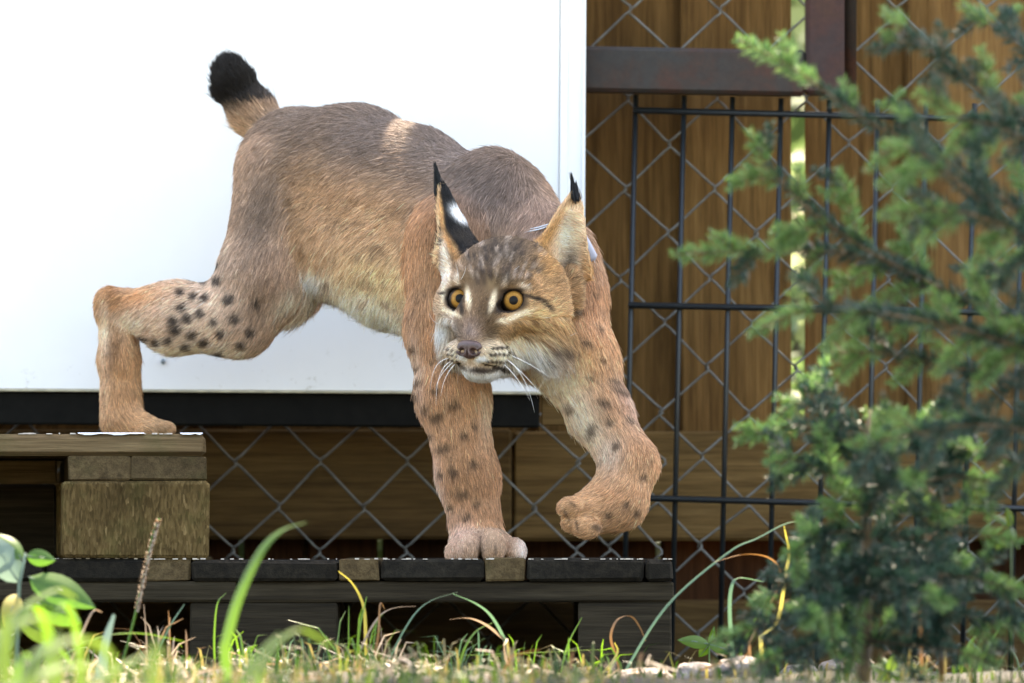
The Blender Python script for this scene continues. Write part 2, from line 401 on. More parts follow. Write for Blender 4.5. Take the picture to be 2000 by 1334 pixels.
# ------------------------------------------------------------------ pallets
FR = -0.10      # front of the pallets
def chip_mat():
    m, t, b = new_mat('pressed_chip_block')
    def strands(rot, sc_):
        tc = N(t, 'TexCoord'); mp = N(t, 'Mapping'); mp.inputs['Rotation'].default_value = (0, rot, 0); mp.inputs['Scale'].default_value = (sc_, sc_, sc_ * 0.28)
        t.links.new(tc.outputs['Object'], mp.inputs['Vector']); v = N(t, 'TexVoronoi'); v.inputs['Scale'].default_value = 1.0; t.links.new(mp.outputs[0], v.inputs['Vector']); return v
    v1, v2 = strands(0.7, 420), strands(-0.9, 520)
    st = [(0.0, (0.045, 0.029, 0.011)), (0.5, (0.10, 0.066, 0.026)), (0.85, (0.16, 0.108, 0.046)), (1.0, (0.36, 0.25, 0.12))]
    c = mix(t, ramp(t, st, v1.outputs['Color']), ramp(t, st, v2.outputs['Color']), 0.5)
    n = noise(t, mapped(t), 16, 6, 0.7)
    c = mix(t, c, (0.055, 0.06, 0.018), ramp(t, [(0.5, (0, 0, 0)), (0.75, (0.75, 0.75, 0.75))], n))
    n3 = noise(t, mapped(t), 11, 5, 0.65)
    c = mix(t, c, ramp(t, [(0.32, (0.5, 0.46, 0.42)), (0.68, (1.2, 1.15, 1.1))], n3), 0.9, 'MULTIPLY')
    t.links.new(c, b.inputs['Base Color']); b.inputs['Roughness'].default_value = 0.95; b.inputs['Specular IOR Level'].default_value = 0.1; bump(t, b, v1.outputs['Distance'], 0.6, 0.002); return m
M['chip'] = chip_mat()
def pbox(parent, name, x0, x1, z0, z1, y0, y1, mat, bev=0.002, jit=0.0008):
    c = Vector(((x0 + x1) / 2, (y0 + y1) / 2, (z0 + z1) / 2))
    o = MB().box((x0 - c.x, y0 - c.y, z0 - c.z), (x1 - c.x, y1 - c.y, z1 - c.z), bev, jit).build(name, mat, parent)
    o.location = c - parent.location; return o
px_ = lambda p: P(p, 0, FR).x
pz_ = lambda p: P(0, p, FR).z
low = empty('lower_pallet', (px_(650), 0.2, 0)); tag(low, 'low weathered timber pallet on the ground with board ends facing forward', 'pallet')
ends = [(-640, -420, 1), (-416, -330, 0), (-326, -100, 1), (-96, -12, 0), (-8, 87, 1), (92, 284, 1), (286, 371, 0), (374, 659, 1), (663, 740, 0), (745, 945, 1), (947, 1026, 0), (1029, 1258, 1), (1262, 1314, 1)]
for a, b, dk in ends:
    dz = random.uniform(-0.0012, 0.0008)
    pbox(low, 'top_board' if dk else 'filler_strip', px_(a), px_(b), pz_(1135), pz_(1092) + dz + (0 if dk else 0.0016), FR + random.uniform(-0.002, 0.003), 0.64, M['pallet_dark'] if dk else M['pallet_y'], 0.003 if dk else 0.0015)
for y0 in (FR + 0.004, 0.22, 0.53):
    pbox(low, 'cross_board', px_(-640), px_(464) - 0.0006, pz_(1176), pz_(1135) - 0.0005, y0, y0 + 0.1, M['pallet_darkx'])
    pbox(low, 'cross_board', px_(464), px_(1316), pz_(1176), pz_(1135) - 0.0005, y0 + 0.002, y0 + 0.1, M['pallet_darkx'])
    for (a, b) in ((-630, -350), (370, 660), (1130, 1312)):
        pbox(low, 'block', px_(a), px_(b), 0.022, pz_(1176) - 0.0005, y0 + 0.004, y0 + 0.098, M['pallet_darkx'], 0.002)
for (a, b) in ((-630, -350), (370, 660), (1130, 1312)):
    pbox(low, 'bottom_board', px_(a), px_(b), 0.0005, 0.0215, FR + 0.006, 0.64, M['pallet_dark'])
upz = pz_(1092) + 0.0012
up = empty('upper_pallet', (px_(406), FR, upz)); tag(up, 'upper brown timber pallet stacked on the lower one under the hind paw', 'pallet')
for y0, y1 in ((FR, 0.045), (0.05, 0.145), (0.15, 0.295), (0.30, 0.395), (0.40, 0.545)):
    pbox(up, 'top_board', px_(-1300), px_(403 + random.uniform(-3, 3)), pz_(890), pz_(847.5), y0, y1, M['pallet_x'], 0.004, 0.0012)
for x0, x1 in ((134, 254.5), (255.5, 404), ):
    pbox(up, 'stringer', px_(x0), px_(x1), pz_(938), pz_(891.5), FR + 0.002, 0.54, M['pallet_y'], 0.0015)
pbox(up, 'stringer', px_(-1290), px_(-1020), pz_(938), pz_(891.5), FR + 0.002, 0.54, M['pallet_y'], 0.0015)
for y0 in (FR + 0.0005, 0.19, 0.445):
    for x0, x1 in ((120, 409), (-1290, -1000)):
        pbox(up, 'block', px_(x0), px_(x1), upz + 0.0003, pz_(939), y0, y0 + 0.095, M['chip'], 0.003)
pbox(up, 'lower_board', px_(-1000), px_(119), pz_(940), pz_(893), 0.19, 0.285, M['pallet_x'], 0.002)
pbox(up, 'recess_shade_board', px_(-1000), px_(119), upz + .001, pz_(941), 0.30, 0.32, M['pallet_darkx'], 0.002)  # dark board added to stand in for the shade in the recess

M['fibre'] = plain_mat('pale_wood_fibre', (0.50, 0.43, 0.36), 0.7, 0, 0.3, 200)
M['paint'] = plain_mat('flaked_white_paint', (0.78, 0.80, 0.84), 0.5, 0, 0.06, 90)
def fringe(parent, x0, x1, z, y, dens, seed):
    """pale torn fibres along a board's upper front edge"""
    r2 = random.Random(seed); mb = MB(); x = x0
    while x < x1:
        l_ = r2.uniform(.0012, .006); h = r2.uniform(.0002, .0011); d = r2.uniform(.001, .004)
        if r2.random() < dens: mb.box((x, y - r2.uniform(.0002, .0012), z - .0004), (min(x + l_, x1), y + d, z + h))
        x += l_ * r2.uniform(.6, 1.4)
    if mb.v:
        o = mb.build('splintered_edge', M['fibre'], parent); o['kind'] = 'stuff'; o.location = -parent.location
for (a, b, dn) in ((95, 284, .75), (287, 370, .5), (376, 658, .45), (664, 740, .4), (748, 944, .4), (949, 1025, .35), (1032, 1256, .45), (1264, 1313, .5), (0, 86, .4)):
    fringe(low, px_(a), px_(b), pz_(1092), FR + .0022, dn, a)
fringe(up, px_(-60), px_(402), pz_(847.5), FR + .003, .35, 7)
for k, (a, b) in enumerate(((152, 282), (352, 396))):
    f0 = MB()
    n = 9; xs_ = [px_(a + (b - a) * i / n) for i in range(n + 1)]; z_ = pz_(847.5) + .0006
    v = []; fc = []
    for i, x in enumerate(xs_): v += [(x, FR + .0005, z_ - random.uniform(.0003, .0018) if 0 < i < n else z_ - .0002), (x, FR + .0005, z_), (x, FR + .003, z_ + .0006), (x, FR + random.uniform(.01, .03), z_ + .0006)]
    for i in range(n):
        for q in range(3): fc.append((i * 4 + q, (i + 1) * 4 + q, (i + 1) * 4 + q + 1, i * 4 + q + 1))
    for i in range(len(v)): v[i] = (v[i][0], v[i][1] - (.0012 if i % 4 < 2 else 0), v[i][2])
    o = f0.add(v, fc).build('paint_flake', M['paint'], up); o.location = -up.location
dr = MB(); sv0 = P(318, 711, PY - .002); dr.tube([sv0 + Vector((0, 0, .0035)), sv0, sv0 - Vector((0, 0, .0025))], [.0009, .0026, .0009], 8)
o = dr.build('dirt_spot', plain_mat('grey_dirt', (.16, .19, .2), .6), panel, True); o.location = -panel.location

up.rotation_euler = (0, 0, R(3.3))

#LYNX#
# ------------------------------------------------------------------ lynx
# Modelled in a frame of its own: x right, y down, z away, in units of 1/1980 m (a photo pixel at the focus plane).
U = 1.0 / 1980.0
def L(px, py, d):
    """photo pixel + depth (units) -> model point, so that it projects to that pixel"""
    k = 1 + d / 19800.0
    return np.array([1000 + (px - 1000) * k, HZ + (py - HZ) * k, d], float)
def l2w(a):
    a = np.asarray(a, float)
    return np.stack([(a[..., 0] - 1000) * U, a[..., 2] * U, CAM_Z - (a[..., 1] - HZ) * U], -1)
def d2w(a): a = np.asarray(a, float); return np.stack([a[..., 0], a[..., 2], -a[..., 1]], -1)

PR = []
def rc(a, b, ra, rb, grp, k=40, ln=24, flow=None, lean=0.38):
    a = L(*a); b = L(*b)
    f = (b - a) if flow is None else np.array(flow, float)
    PR.append(dict(t='rc', a=a, b=b, ra=ra, rb=rb, g=grp, k=k, ln=ln, flow=f / (np.linalg.norm(f) + 1e-9), lean=lean))
def el(c, r, grp, k=30, ln=20, flow=(0, 1, 0), M3=None, lean=0.38, neg=False, raw=False):
    c = np.array(c, float) if raw else L(*c); f = np.array(flow, float)
    PR.append(dict(t='el', c=c, r=np.array(r, float), M=np.eye(3) if M3 is None else M3, g=grp, k=k, ln=ln, flow=f / (np.linalg.norm(f) + 1e-9), lean=lean, neg=neg))
def sdf(p, X):
    if p['t'] == 'rc':
        ba = p['b'] - p['a']; pa = X - p['a']; L2 = ba @ ba
        h = np.clip((pa @ ba) / L2, 0, 1)
        return np.linalg.norm(pa - h[..., None] * ba, axis=-1) - (p['ra'] + (p['rb'] - p['ra']) * h)
    if p['t'] == 'el':
        q = (X - p['c']) @ p['M']
        k0 = np.linalg.norm(q / p['r'], axis=-1); k1 = np.linalg.norm(q / p['r'] ** 2, axis=-1)
        return k0 * (k0 - 1) / np.maximum(k1, 1e-6)
    q = (X - p['c']) @ p['M']          # ear: columns = width, axis, opening normal
    t = q[..., 1] / p['len']; tt = np.clip(t, 0, 1)
    wd = p['w'] * np.maximum(1 - tt, 0.0) ** 0.72 * (1 - 0.12 * np.sin(tt * math.pi)) + 2.0
    s = np.clip(q[..., 0] / np.maximum(wd, 6), -1.15, 1.15)
    n0 = p['cup'] * wd * (s * s - 0.55) - p['bend'] * tt * tt
    d = np.maximum(np.abs(q[..., 2] - n0) * 0.8 - p['th'], (np.abs(q[..., 0]) - wd) * 0.9)
    return np.maximum(np.maximum(d, -(q[..., 1] + 14)), q[..., 1] - p['len'])
def bounds(p):
    if p['t'] == 'rc':
        r = max(p['ra'], p['rb']); return np.minimum(p['a'], p['b']) - r, np.maximum(p['a'], p['b']) + r
    r = p['r'].max() if p['t'] == 'el' else p['len'] + 40
    return p['c'] - r, p['c'] + r

BACKF = (-0.72, 0.42, 0.55)
# torso: spine row and belly row
sp = [(582, 318, 560, 110), (690, 340, 435, 127), (795, 380, 310, 126), (885, 428, 205, 120), (960, 425, 115, 98)]
for i in range(4): rc(sp[i][:3], sp[i + 1][:3], sp[i][3], sp[i + 1][3], 'torso', 50, 17, BACKF)
be = [(600, 430, 535, 102), (690, 470, 430, 104), (785, 512, 310, 112), (895, 555, 190, 112), (985, 585, 105, 104)]
for i in range(4): rc(be[i][:3], be[i + 1][:3], be[i][3], be[i + 1][3], 'torso', 70, 22 if i in (0, 1) else 19, (-0.55, 0.68, 0.45))
el((958, 372, 95), (72, 80, 70), 'torso', 45, 16, (-0.5, 0.8, 0.3))                         # shoulder hump
rc((985, 420, 100), (1060, 500, 20), 92, 86, 'torso', 60, 17, (-0.2, 0.95, 0.3))            # neck
el((1085, 560, 45), (84, 120, 95), 'torso', 60, 17, (0.25, 0.95, 0.0))                      # left shoulder
el((1030, 650, 35), (75, 70, 70), 'torso', 50, 26, (0.1, 1, -0.1))                          # brisket
el((572, 566, 470), (45, 34, 40), 'torso', 45, 26, (0.35, 0.9, 0))                          # flank fold
# near hind leg
rc((560, 350, 500), (512, 545, 455), 98, 80, 'hind', 50, 15, (-0.35, 0.9, 0.1))
rc((512, 545, 455), (468, 622, 455), 78, 66, 'hind', 50, 14, (-0.3, 0.95, 0))
rc((462, 622, 455), (340, 620, 480), 68, 66, 'hind', 40, 14, (-0.85, 0.5, 0))
rc((340, 618, 480), (222, 598, 500), 64, 30, 'hind', 35, 13, (-0.85, 0.45, 0))
rc((216, 590, 500), (232, 700, 500), 25, 36, 'hindfoot', 25, 12, (0.03, 1, 0))
rc((232, 700, 500), (236, 815, 495), 35, 40, 'hindfoot', 25, 12, (0.03, 1, 0))
rc((245, 822, 490), (300, 838, 440), 36, 22, 'hindfoot', 20, 8, (0.8, 0.5, -0.4))
el((318, 838, 430), (24, 17, 26), 'hindfoot', 10, 7, (0.8, 0.5, -0.4))
el((285, 842, 415), (24, 17, 26), 'hindfoot', 10, 7, (0.8, 0.5, -0.4))
# far hind leg, hidden behind the near one
rc((640, 370, 640), (560, 545, 640), 95, 74, 'hind', 45, 15, (-0.35, 0.9, 0.1))
rc((560, 545, 640), (480, 612, 640), 72, 58, 'hind', 40, 14, (-0.3, 0.95, 0))
rc((480, 612, 640), (245, 598, 650), 60, 30, 'hind', 30, 13, (-0.85, 0.45, 0))
rc((240, 598, 650), (244, 820, 645), 28, 34, 'hindfoot', 25, 12, (0.03, 1, 0))
rc((244, 830, 640), (290, 842, 595), 30, 20, 'hindfoot', 20, 8, (0.8, 0.5, -0.4))
# tail
rc((556, 290, 640), (497, 222, 660), 42, 36, 'tail', 40, 20, lean=0.5)
rc((497, 222, 660), (458, 165, 665), 35, 33, 'tail', 25, 22, lean=0.55)
rc((458, 165, 665), (448, 140, 665), 33, 26, 'tail', 20, 20, lean=0.6)
# near foreleg, planted
rc((885, 470, 40), (872, 640, 30), 84, 72, 'forer', 60, 16, (0.0, 1, 0))
rc((872, 640, 30), (884, 770, 0), 70, 66, 'forer', 40, 16, (0.1, 1, 0))
rc((884, 770, 0), (914, 930, -30), 64, 54, 'forer', 30, 14)
rc((914, 930, -30), (930, 1035, -50), 54, 50, 'forer', 30, 12)
el((942, 1064, -85), (64, 32, 60), 'paw', 25, 6, (0, 1, -0.4))
for (x, y, d, a, b) in ((889, 1080, -106, 20, 24), (915, 1069, -138, 23, 33), (963, 1067, -140, 25, 35), (1004, 1077, -104, 24, 27)):
    el((x, y, d), (a, b, 38), 'paw', 3, 5, (0, 1, -0.3))
# far foreleg, raised and bent at the wrist
rc((1095, 590, 30), (1125, 705, 5), 82, 74, 'forel', 50, 17, (0.2, 1, 0))
rc((1125, 705, 5), (1168, 800, -20), 70, 58, 'forel', 40, 16)
rc((1168, 800, -20), (1228, 905, -60), 55, 50, 'forel', 30, 14)
rc((1230, 908, -60), (1206, 975, -85), 52, 54, 'forel', 25, 12, (-0.5, 0.85, 0))
rc((1206, 978, -85), (1150, 1002, -110), 52, 44, 'forel', 25, 9, (-0.9, 0.4, 0))
for (x, y, d) in ((1116, 992, -140), (1124, 1020, -132), (1126, 1004, -96), (1146, 1030, -150)):
    el((x, y, d), (28, 22, 24), 'forel', 6, 6, (-0.9, 0.4, 0))
# head: its own frame u (to its left), v up, w forward
HC = L(990, 570, -110); HY, HP, HR = R(23), R(7), R(-2)
def hmat():
    cyw, syw = math.cos(HY), math.sin(HY)
    # columns: images of u, v, w in (x, y, z)
    u = np.array([cyw, 0, -syw]); wv = np.array([-syw * math.cos(HP), math.sin(HP), -cyw * math.cos(HP)]); v = np.cross(wv, u); v = v / np.linalg.norm(v)
    if v[1] > 0: v = -v
    c, s = math.cos(HR), math.sin(HR)
    return np.stack([u * c + v * s, v * c - u * s, wv], 1)
HM = hmat()
def H(u, v, w_): return HC + HM @ np.array([u, v, w_], float)
def hel(c, r, k=25, ln=12, g='head', neg=False, rot=0.0):
    Mx = HM
    if rot:
        cr, sr = math.cos(rot), math.sin(rot)
        Mx = HM @ np.array([[cr, -sr, 0], [sr, cr, 0], [0, 0, 1]])
    el(H(*c), r, g, k, ln, (0, 1, 0), Mx, raw=True, neg=neg)
def hrc(a, b, ra, rb, k=25, ln=12, g='head'):
    PR.append(dict(t='rc', a=H(*a), b=H(*b), ra=ra, rb=rb, g=g, k=k, ln=ln, flow=np.array([0, 1.0, 0]), lean=0.3))
hel((0, 22, 0), (100, 84, 100), 30, 16)
hel((0, 48, 55), (66, 44, 52), 30, 12)                       # forehead
hrc((0, 28, 98), (0, -72, 170), 36, 23, 25, 12)               # nose bridge
hel((0, -45, 120), (60, 50, 56), 30, 15)                     # face around the bridge
for s in (-1, 1):
    hel((s * 74, -22, 50), (50, 52, 62), 30, 18)             # cheekbone
    hel((s * 82, -72, 15), (50, 62, 52), 35, 36)             # ruff
    hrc((s * 30, 38, 106), (s * 78, 26, 84), 20, 16, 20, 8)  # brow
    hel((s * 28, -102, 158), (34, 25, 36), 14, 9)             # whisker pad
    hrc((s * 50, -40, 106), (s * 84, -28, 78), 20, 20, 18, 8) # under the eye
hel((0, -128, 138), (36, 28, 38), 16, 12)                    # chin
hrc((0, -100, 60), (0, -116, 120), 60, 36, 30, 20)           # jaw
for s in (-1, 1):
    hel((s * 92, 2, 4), (30, 52, 42), 35, 14)   # root of the ear and cheek below it
EYES = [H(-57, -8, 93), H(54, -8, 94)]
for e, s in zip(EYES, (-1, 1)):
    el(e, (25, 25, 25), 'eye', 5, 3, (0, 1, 0), raw=True, neg=True)
    hel((s * 57 - (3 if s > 0 else 0), -12, 122), (22, 11.3, 28), 6, 3, 'eye', True, rot=s * 0.22)
hel((0, -112, 196), (1.5, 9, 8), 3, 3, 'eye', True)        # cleft under the nose
hrc_m = [(-42, -127, 158), (-22, -122, 186), (0, -119, 195), (22, -122, 186), (42, -127, 158)]
for a, b in zip(hrc_m[:-1], hrc_m[1:]):                       # mouth line
    PR.append(dict(t='rc', a=H(*a), b=H(*b), ra=2.2, rb=2.2, g='eye', k=5, ln=3, flow=np.array([0, 1.0, 0]), lean=0.3, neg=True))
def ear(base, tip, nrm, w_, cup, bend, grp, th=6.0):
    b = L(*base); t = L(*tip); ax = t - b; ln = np.linalg.norm(ax); ax = ax / ln
    n = np.array(nrm, float); n -= ax * (n @ ax); n /= np.linalg.norm(n); wv = np.cross(ax, n)
    PR.append(dict(t='ear', c=b, M=np.stack([wv, ax, n], 1), len=ln, w=w_, cup=cup, bend=bend, th=th, g=grp, k=16, ln=9, flow=ax, lean=0.3))
ear((1090, 516, -92), (1126, 376, -70), (0.28, 0.0, -0.96), 66, 0.55, 10, 'earl')
ear((902, 486, -60), (856, 366, -40), (-0.80, 0.0, 0.60), 52, 0.8, 10, 'earr')

el((877, 508, -82), (17, 34, 26), 'head', 20, 14, (-0.2, 1, 0)); el((1120, 566, -88), (19, 46, 28), 'head', 20, 16, (0.1, 1, 0))    # fur at the ear roots
def build_field(h):
    lo = np.min([bounds(p)[0] for p in PR], 0) - 20; hi = np.max([bounds(p)[1] for p in PR], 0) + 20
    n = np.ceil((hi - lo) / h).astype(int) + 1
    V = np.full(n, 200.0, np.float32)
    for neg in (False, True):
        for p in PR:
            if bool(p.get('neg')) != neg: continue
            a, b = bounds(p); mrg = p['k'] + 2 * h
            i0 = np.maximum(((a - mrg - lo) / h).astype(int), 0); i1 = np.minimum(((b + mrg - lo) / h).astype(int) + 2, n)
            gx, gy, gz = [lo[k] + h * np.arange(i0[k], i1[k]) for k in range(3)]
            X = np.stack(np.meshgrid(gx, gy, gz, indexing='ij'), -1)
            d = sdf(p, X).astype(np.float32); s_ = np.s_[i0[0]:i1[0], i0[1]:i1[1], i0[2]:i1[2]]
            c = V[s_]; k = p['k']
            if neg:
                d = -d; hh = np.maximum(k - np.abs(c - d), 0) / k; V[s_] = np.maximum(c, d) + hh * hh * k * 0.25
            else:
                hh = np.maximum(k - np.abs(c - d), 0) / k; V[s_] = np.minimum(c, d) - hh * hh * k * 0.25
    return V, lo
def surface_nets(V, lo, h):
    ins = V < 0; n = np.array(V.shape)
    cnt = np.zeros(n - 1, np.int8)
    offs = [(i, j, k) for i in (0, 1) for j in (0, 1) for k in (0, 1)]
    for (i, j, k) in offs: cnt += ins[i:n[0] - 1 + i, j:n[1] - 1 + j, k:n[2] - 1 + k]
    act = np.argwhere((cnt > 0) & (cnt < 8)); del cnt
    idm = np.full(n - 1, -1, np.int32); idm[tuple(act.T)] = np.arange(len(act))
    cv = {o: V[tuple((act + np.array(o)).T)] for o in offs}
    acc = np.zeros((len(act), 3)); num = np.zeros(len(act))
    for o in offs:
        for ax in range(3):
            if o[ax]: continue
            q = list(o); q[ax] = 1; q = tuple(q); a, b = cv[o], cv[q]
            m = (a < 0) != (b < 0); tt = np.where(m, a / np.where(m, a - b, 1), 0)
            pt = np.array(o, float)[None].repeat(len(act), 0); pt[:, ax] += tt
            acc += pt * m[:, None]; num += m
    vv = lo + h * (act + acc / num[:, None]); faces = []
    for ax in range(3):
        s0 = [slice(None)] * 3; s1 = [slice(None)] * 3; s0[ax] = slice(0, -1); s1[ax] = slice(1, None)
        a = ins[tuple(s0)]; b = ins[tuple(s1)]; ed = np.argwhere(a != b)
        u, v = [k for k in range(3) if k != ax]
        ed = ed[(ed[:, u] > 0) & (ed[:, v] > 0) & (ed[:, u] < n[u] - 1) & (ed[:, v] < n[v] - 1)]
        fl = a[tuple(ed.T)]
        q = []
        for du, dv in ((-1, -1), (0, -1), (0, 0), (-1, 0)):
            e2 = ed.copy(); e2[:, u] += du; e2[:, v] += dv; q.append(idm[tuple(e2.T)])
        q = np.stack(q, 1)
        if ax == 1: fl = ~fl
        q[~fl] = q[~fl][:, ::-1]; faces.append(q)
    return vv, np.concatenate(faces)
HV = 4.0
VOL, LO = build_field(HV)
LV, LF = surface_nets(VOL, LO, HV)
def field_grad(X):
    def samp(Y):
        g = (Y - LO) / HV; i = np.clip(np.floor(g).astype(int), 0, np.array(VOL.shape) - 2); f = g - i; r = 0
        for a in (0, 1):
            for b in (0, 1):
                for c in (0, 1):
                    wgt = (f[:, 0] if a else 1 - f[:, 0]) * (f[:, 1] if b else 1 - f[:, 1]) * (f[:, 2] if c else 1 - f[:, 2])
                    r = r + wgt * VOL[i[:, 0] + a, i[:, 1] + b, i[:, 2] + c]
        return r
    e = 3.0; g = np.stack([samp(X + np.eye(3)[k] * e) - samp(X - np.eye(3)[k] * e) for k in range(3)], 1)
    return g / (np.linalg.norm(g, axis=1, keepdims=True) + 1e-9)
for _ in range(2):           # a touch of smoothing
    acc = np.zeros_like(LV); num = np.zeros(len(LV))
    for k in range(4):
        a_, b_ = LF[:, k], LF[:, (k + 1) % 4]
        for c in range(3): acc[:, c] += np.bincount(a_, LV[b_, c], len(LV)) + np.bincount(b_, LV[a_, c], len(LV))
        num += np.bincount(a_, minlength=len(LV)) + np.bincount(b_, minlength=len(LV))
    LV = LV * 0.5 + 0.5 * acc / num[:, None]

lynx = empty('lynx', tuple(l2w(L(940, 1092, -80))))
tag(lynx, 'spotted tawny lynx stepping down with one forepaw raised and black tail tip', 'lynx')
def lynx_part(name, v, f, mat, parent=lynx, smooth=True):
    o = obj(name, mesh_from(name, l2w(v) - np.array(lynx.location), f, mat, smooth), parent); return o
# --- which part of the animal a surface point belongs to, how its coat lies there
GROUPS = ['torso', 'hind', 'hindfoot', 'tail', 'forer', 'paw', 'forel', 'head', 'earl', 'earr']
POS = [p for p in PR if not p.get('neg')]; NEG = [p for p in PR if p.get('neg')]
def coat(X):
    n = len(X); gd = np.full((n, len(GROUPS)), 1e3); wsum = np.zeros(n); fl = np.zeros((n, 3)); ln = np.zeros(n); le = np.zeros(n)
    for p in POS:
        lo_, hi_ = bounds(p); m = np.all((X > lo_ - 60) & (X < hi_ + 60), axis=1)
        if not m.any(): continue
        d = sdf(p, X[m]); gi = GROUPS.index(p['g']); gd[m, gi] = np.minimum(gd[m, gi], d)
        wt = np.exp(-np.clip(d, -20, 200) / 9.0); wsum[m] += wt; fl[m] += wt[:, None] * p['flow']; ln[m] += wt * p['ln']; le[m] += wt * p['lean']
    nd = np.full(n, 1e3)
    for p in NEG: nd = np.minimum(nd, sdf(p, X))
    wsum = np.maximum(wsum, 1e-12)
    return gd.argmin(1), fl / wsum[:, None], ln / wsum, le / wsum, nd
_nr = np.random.default_rng(3)
_ns = [(_nr.normal(size=3), _nr.uniform(0, 6.28), _nr.normal(size=3), _nr.uniform(0, 6.28)) for _ in range(9)]
def vnoise(X, scale):
    r = 0
    for a, p1, b, p2 in _ns: r = r + np.sin(X @ a / scale + p1 + 1.7 * np.sin(X @ b / (scale * 1.9) + p2))
    return r / 5.0
def obs(X):
    k = 1 + X[:, 2] / 19800.0
    return 1000 + (X[:, 0] - 1000) / k, HZ + (X[:, 1] - HZ) / k
BASE = {'torso': (.44, .28, .175), 'hind': (.47, .31, .21), 'hindfoot': (.50, .29, .15), 'tail': (.47, .29, .17), 'forer': (.45, .25, .135), 'paw': (.46, .30, .20),
        'forel': (.48, .28, .155), 'head': (.34, .21, .115), 'earl': (.50, .29, .13), 'earr': (.015, .014, .014)}
BODYG = ('torso', 'hind', 'hindfoot', 'tail', 'forer', 'paw', 'forel'); HEADG = ('head', 'earl', 'earr')
PAINT = []
def pt(gr, cx, cyy, rx, ry, col, s=1.0, ang=0.0, pw=1.0): PAINT.append((gr, cx, cyy, rx, ry, math.radians(ang), np.array(col, float), s, pw))
GREY = (.19, .145, .125); CREAM = (.84, .73, .58); WHITE = (.95, .93, .90); BLACK = (.018, .015, .013); TAN = (.56, .35, .19)
# body
pt(BODYG, 720, 265, 210, 85, GREY, .9, 10); pt(BODYG, 900, 330, 130, 70, GREY, .8, 30); pt(('torso', 'forer'), 965, 370, 75, 90, (.21, .158, .135), .85)
pt(('torso',), 1050, 430, 60, 60, (.36, .25, .2), .6, 40)
pt(BODYG, 510, 410, 62, 150, (.225, .16, .12), .85, 14); pt(BODYG, 600, 400, 16, 120, (.40, .27, .17), .5, 12)
pt(('torso',), 700, 450, 120, 80, (.60, .40, .25), .7, 15); pt(('torso',), 740, 555, 100, 55, (.74, .56, .34), .85, 15)
pt(('torso',), 690, 590, 90, 26, CREAM, .8, 10); pt(('torso',), 760, 632, 80, 30, CREAM, .95, 20); pt(('torso',), 590, 560, 45, 22, WHITE, .9, -20); pt(('torso', 'hind'), 560, 590, 40, 20, CREAM, .6, -40)
pt(('hind',), 380, 610, 95, 75, (.68, .52, .40), .85); pt(('hind',), 370, 690, 110, 24, CREAM, .8, 0); pt(('hind',), 420, 510, 50, 35, (.42, .32, .25), .7, -30)
pt(('hind',), 505, 590, 26, 50, (.20, .12, .07), .6, 25)
pt(('hind', 'hindfoot'), 262, 580, 60, 20, (.56, .30, .14), .8, -10); pt(('hind', 'hindfoot'), 214, 588, 26, 30, (.34, .16, .055), .8); pt(('hind', 'hindfoot'), 205, 650, 12, 60, CREAM, .6)
pt(('hind', 'hindfoot'), 255, 635, 30, 22, CREAM, .6); pt(('hindfoot',), 222, 680, 15, 55, (.20, .10, .045), .75, 8); pt(('hindfoot',), 202, 740, 13, 70, (.60, .40, .26), .7)
pt(('hindfoot',), 310, 838, 40, 20, (.34, .22, .12), .7)
pt(('tail',), 446, 158, 52, 62, BLACK, 1, -30, 3.0); pt(('tail',), 428, 205, 20, 42, BLACK, .9, -20, 2.0); pt(('tail',), 490, 262, 40, 18, (.66, .46, .3), .6, 40)
pt(('forer', 'torso'), 840, 560, 26, 110, (.38, .24, .14), .5, 4); pt(('forer', 'torso'), 812, 620, 14, 90, (.26, .15, .08), .5, 8)
pt(('forer',), 815, 720, 14, 80, (.62, .46, .36), .6, -6); pt(('forer',), 900, 760, 50, 90, (.52, .32, .18), .6); pt(('forer',), 948, 800, 16, 60, (.68, .52, .38), .7)
pt(('forer',), 900, 930, 45, 90, (.38, .205, .10), .65, -10); pt(('forer',), 856, 960, 14, 90, (.68, .48, .38), .6, -10)
pt(('forer', 'paw'), 900, 1050, 30, 40, (.62, .42, .33), .7); pt(('paw',), 939, 1072, 4.5, 26, (.13, .08, .05), .9, 0, 1.5); pt(('paw',), 968, 1072, 3, 14, (.07, .045, .035), .8, -8, 2); pt(('paw',), 950, 1066, 70, 26, (.36, .245, .17), .7); pt(('paw',), 1022, 1075, 14, 30, (.7, .6, .55), .8)
pt(('forel', 'torso'), 1150, 600, 45, 110, (.52, .29, .17), .8); pt(('forel', 'torso'), 1110, 700, 60, 45, (.66, .42, .20), .85); pt(('forel', 'torso'), 1090, 745, 45, 45, CREAM, .85)
pt(('forel', 'torso'), 1060, 700, 30, 40, WHITE, .8); pt(('forel',), 1135, 815, 34, 75, (.74, .62, .48), .95, -28); pt(('forel',), 1190, 885, 30, 36, (.62, .52, .44), .5, -20)
pt(('forel',), 1235, 790, 26, 60, (.46, .32, .26), .7, -25); pt(('forel',), 1250, 960, 40, 70, (.48, .28, .15), .7); pt(('forel',), 1130, 1010, 45, 35, (.42, .25, .13), .7)
for (x, y, rx, ry, a) in [(1108, 1006, 3.5, 16, -25), (1128, 1026, 3.5, 15, -15), (1120, 985, 3, 12, -50)]: pt(('forel',), x, y, rx, ry, (.13, .075, .045), .75, a, 1.5)
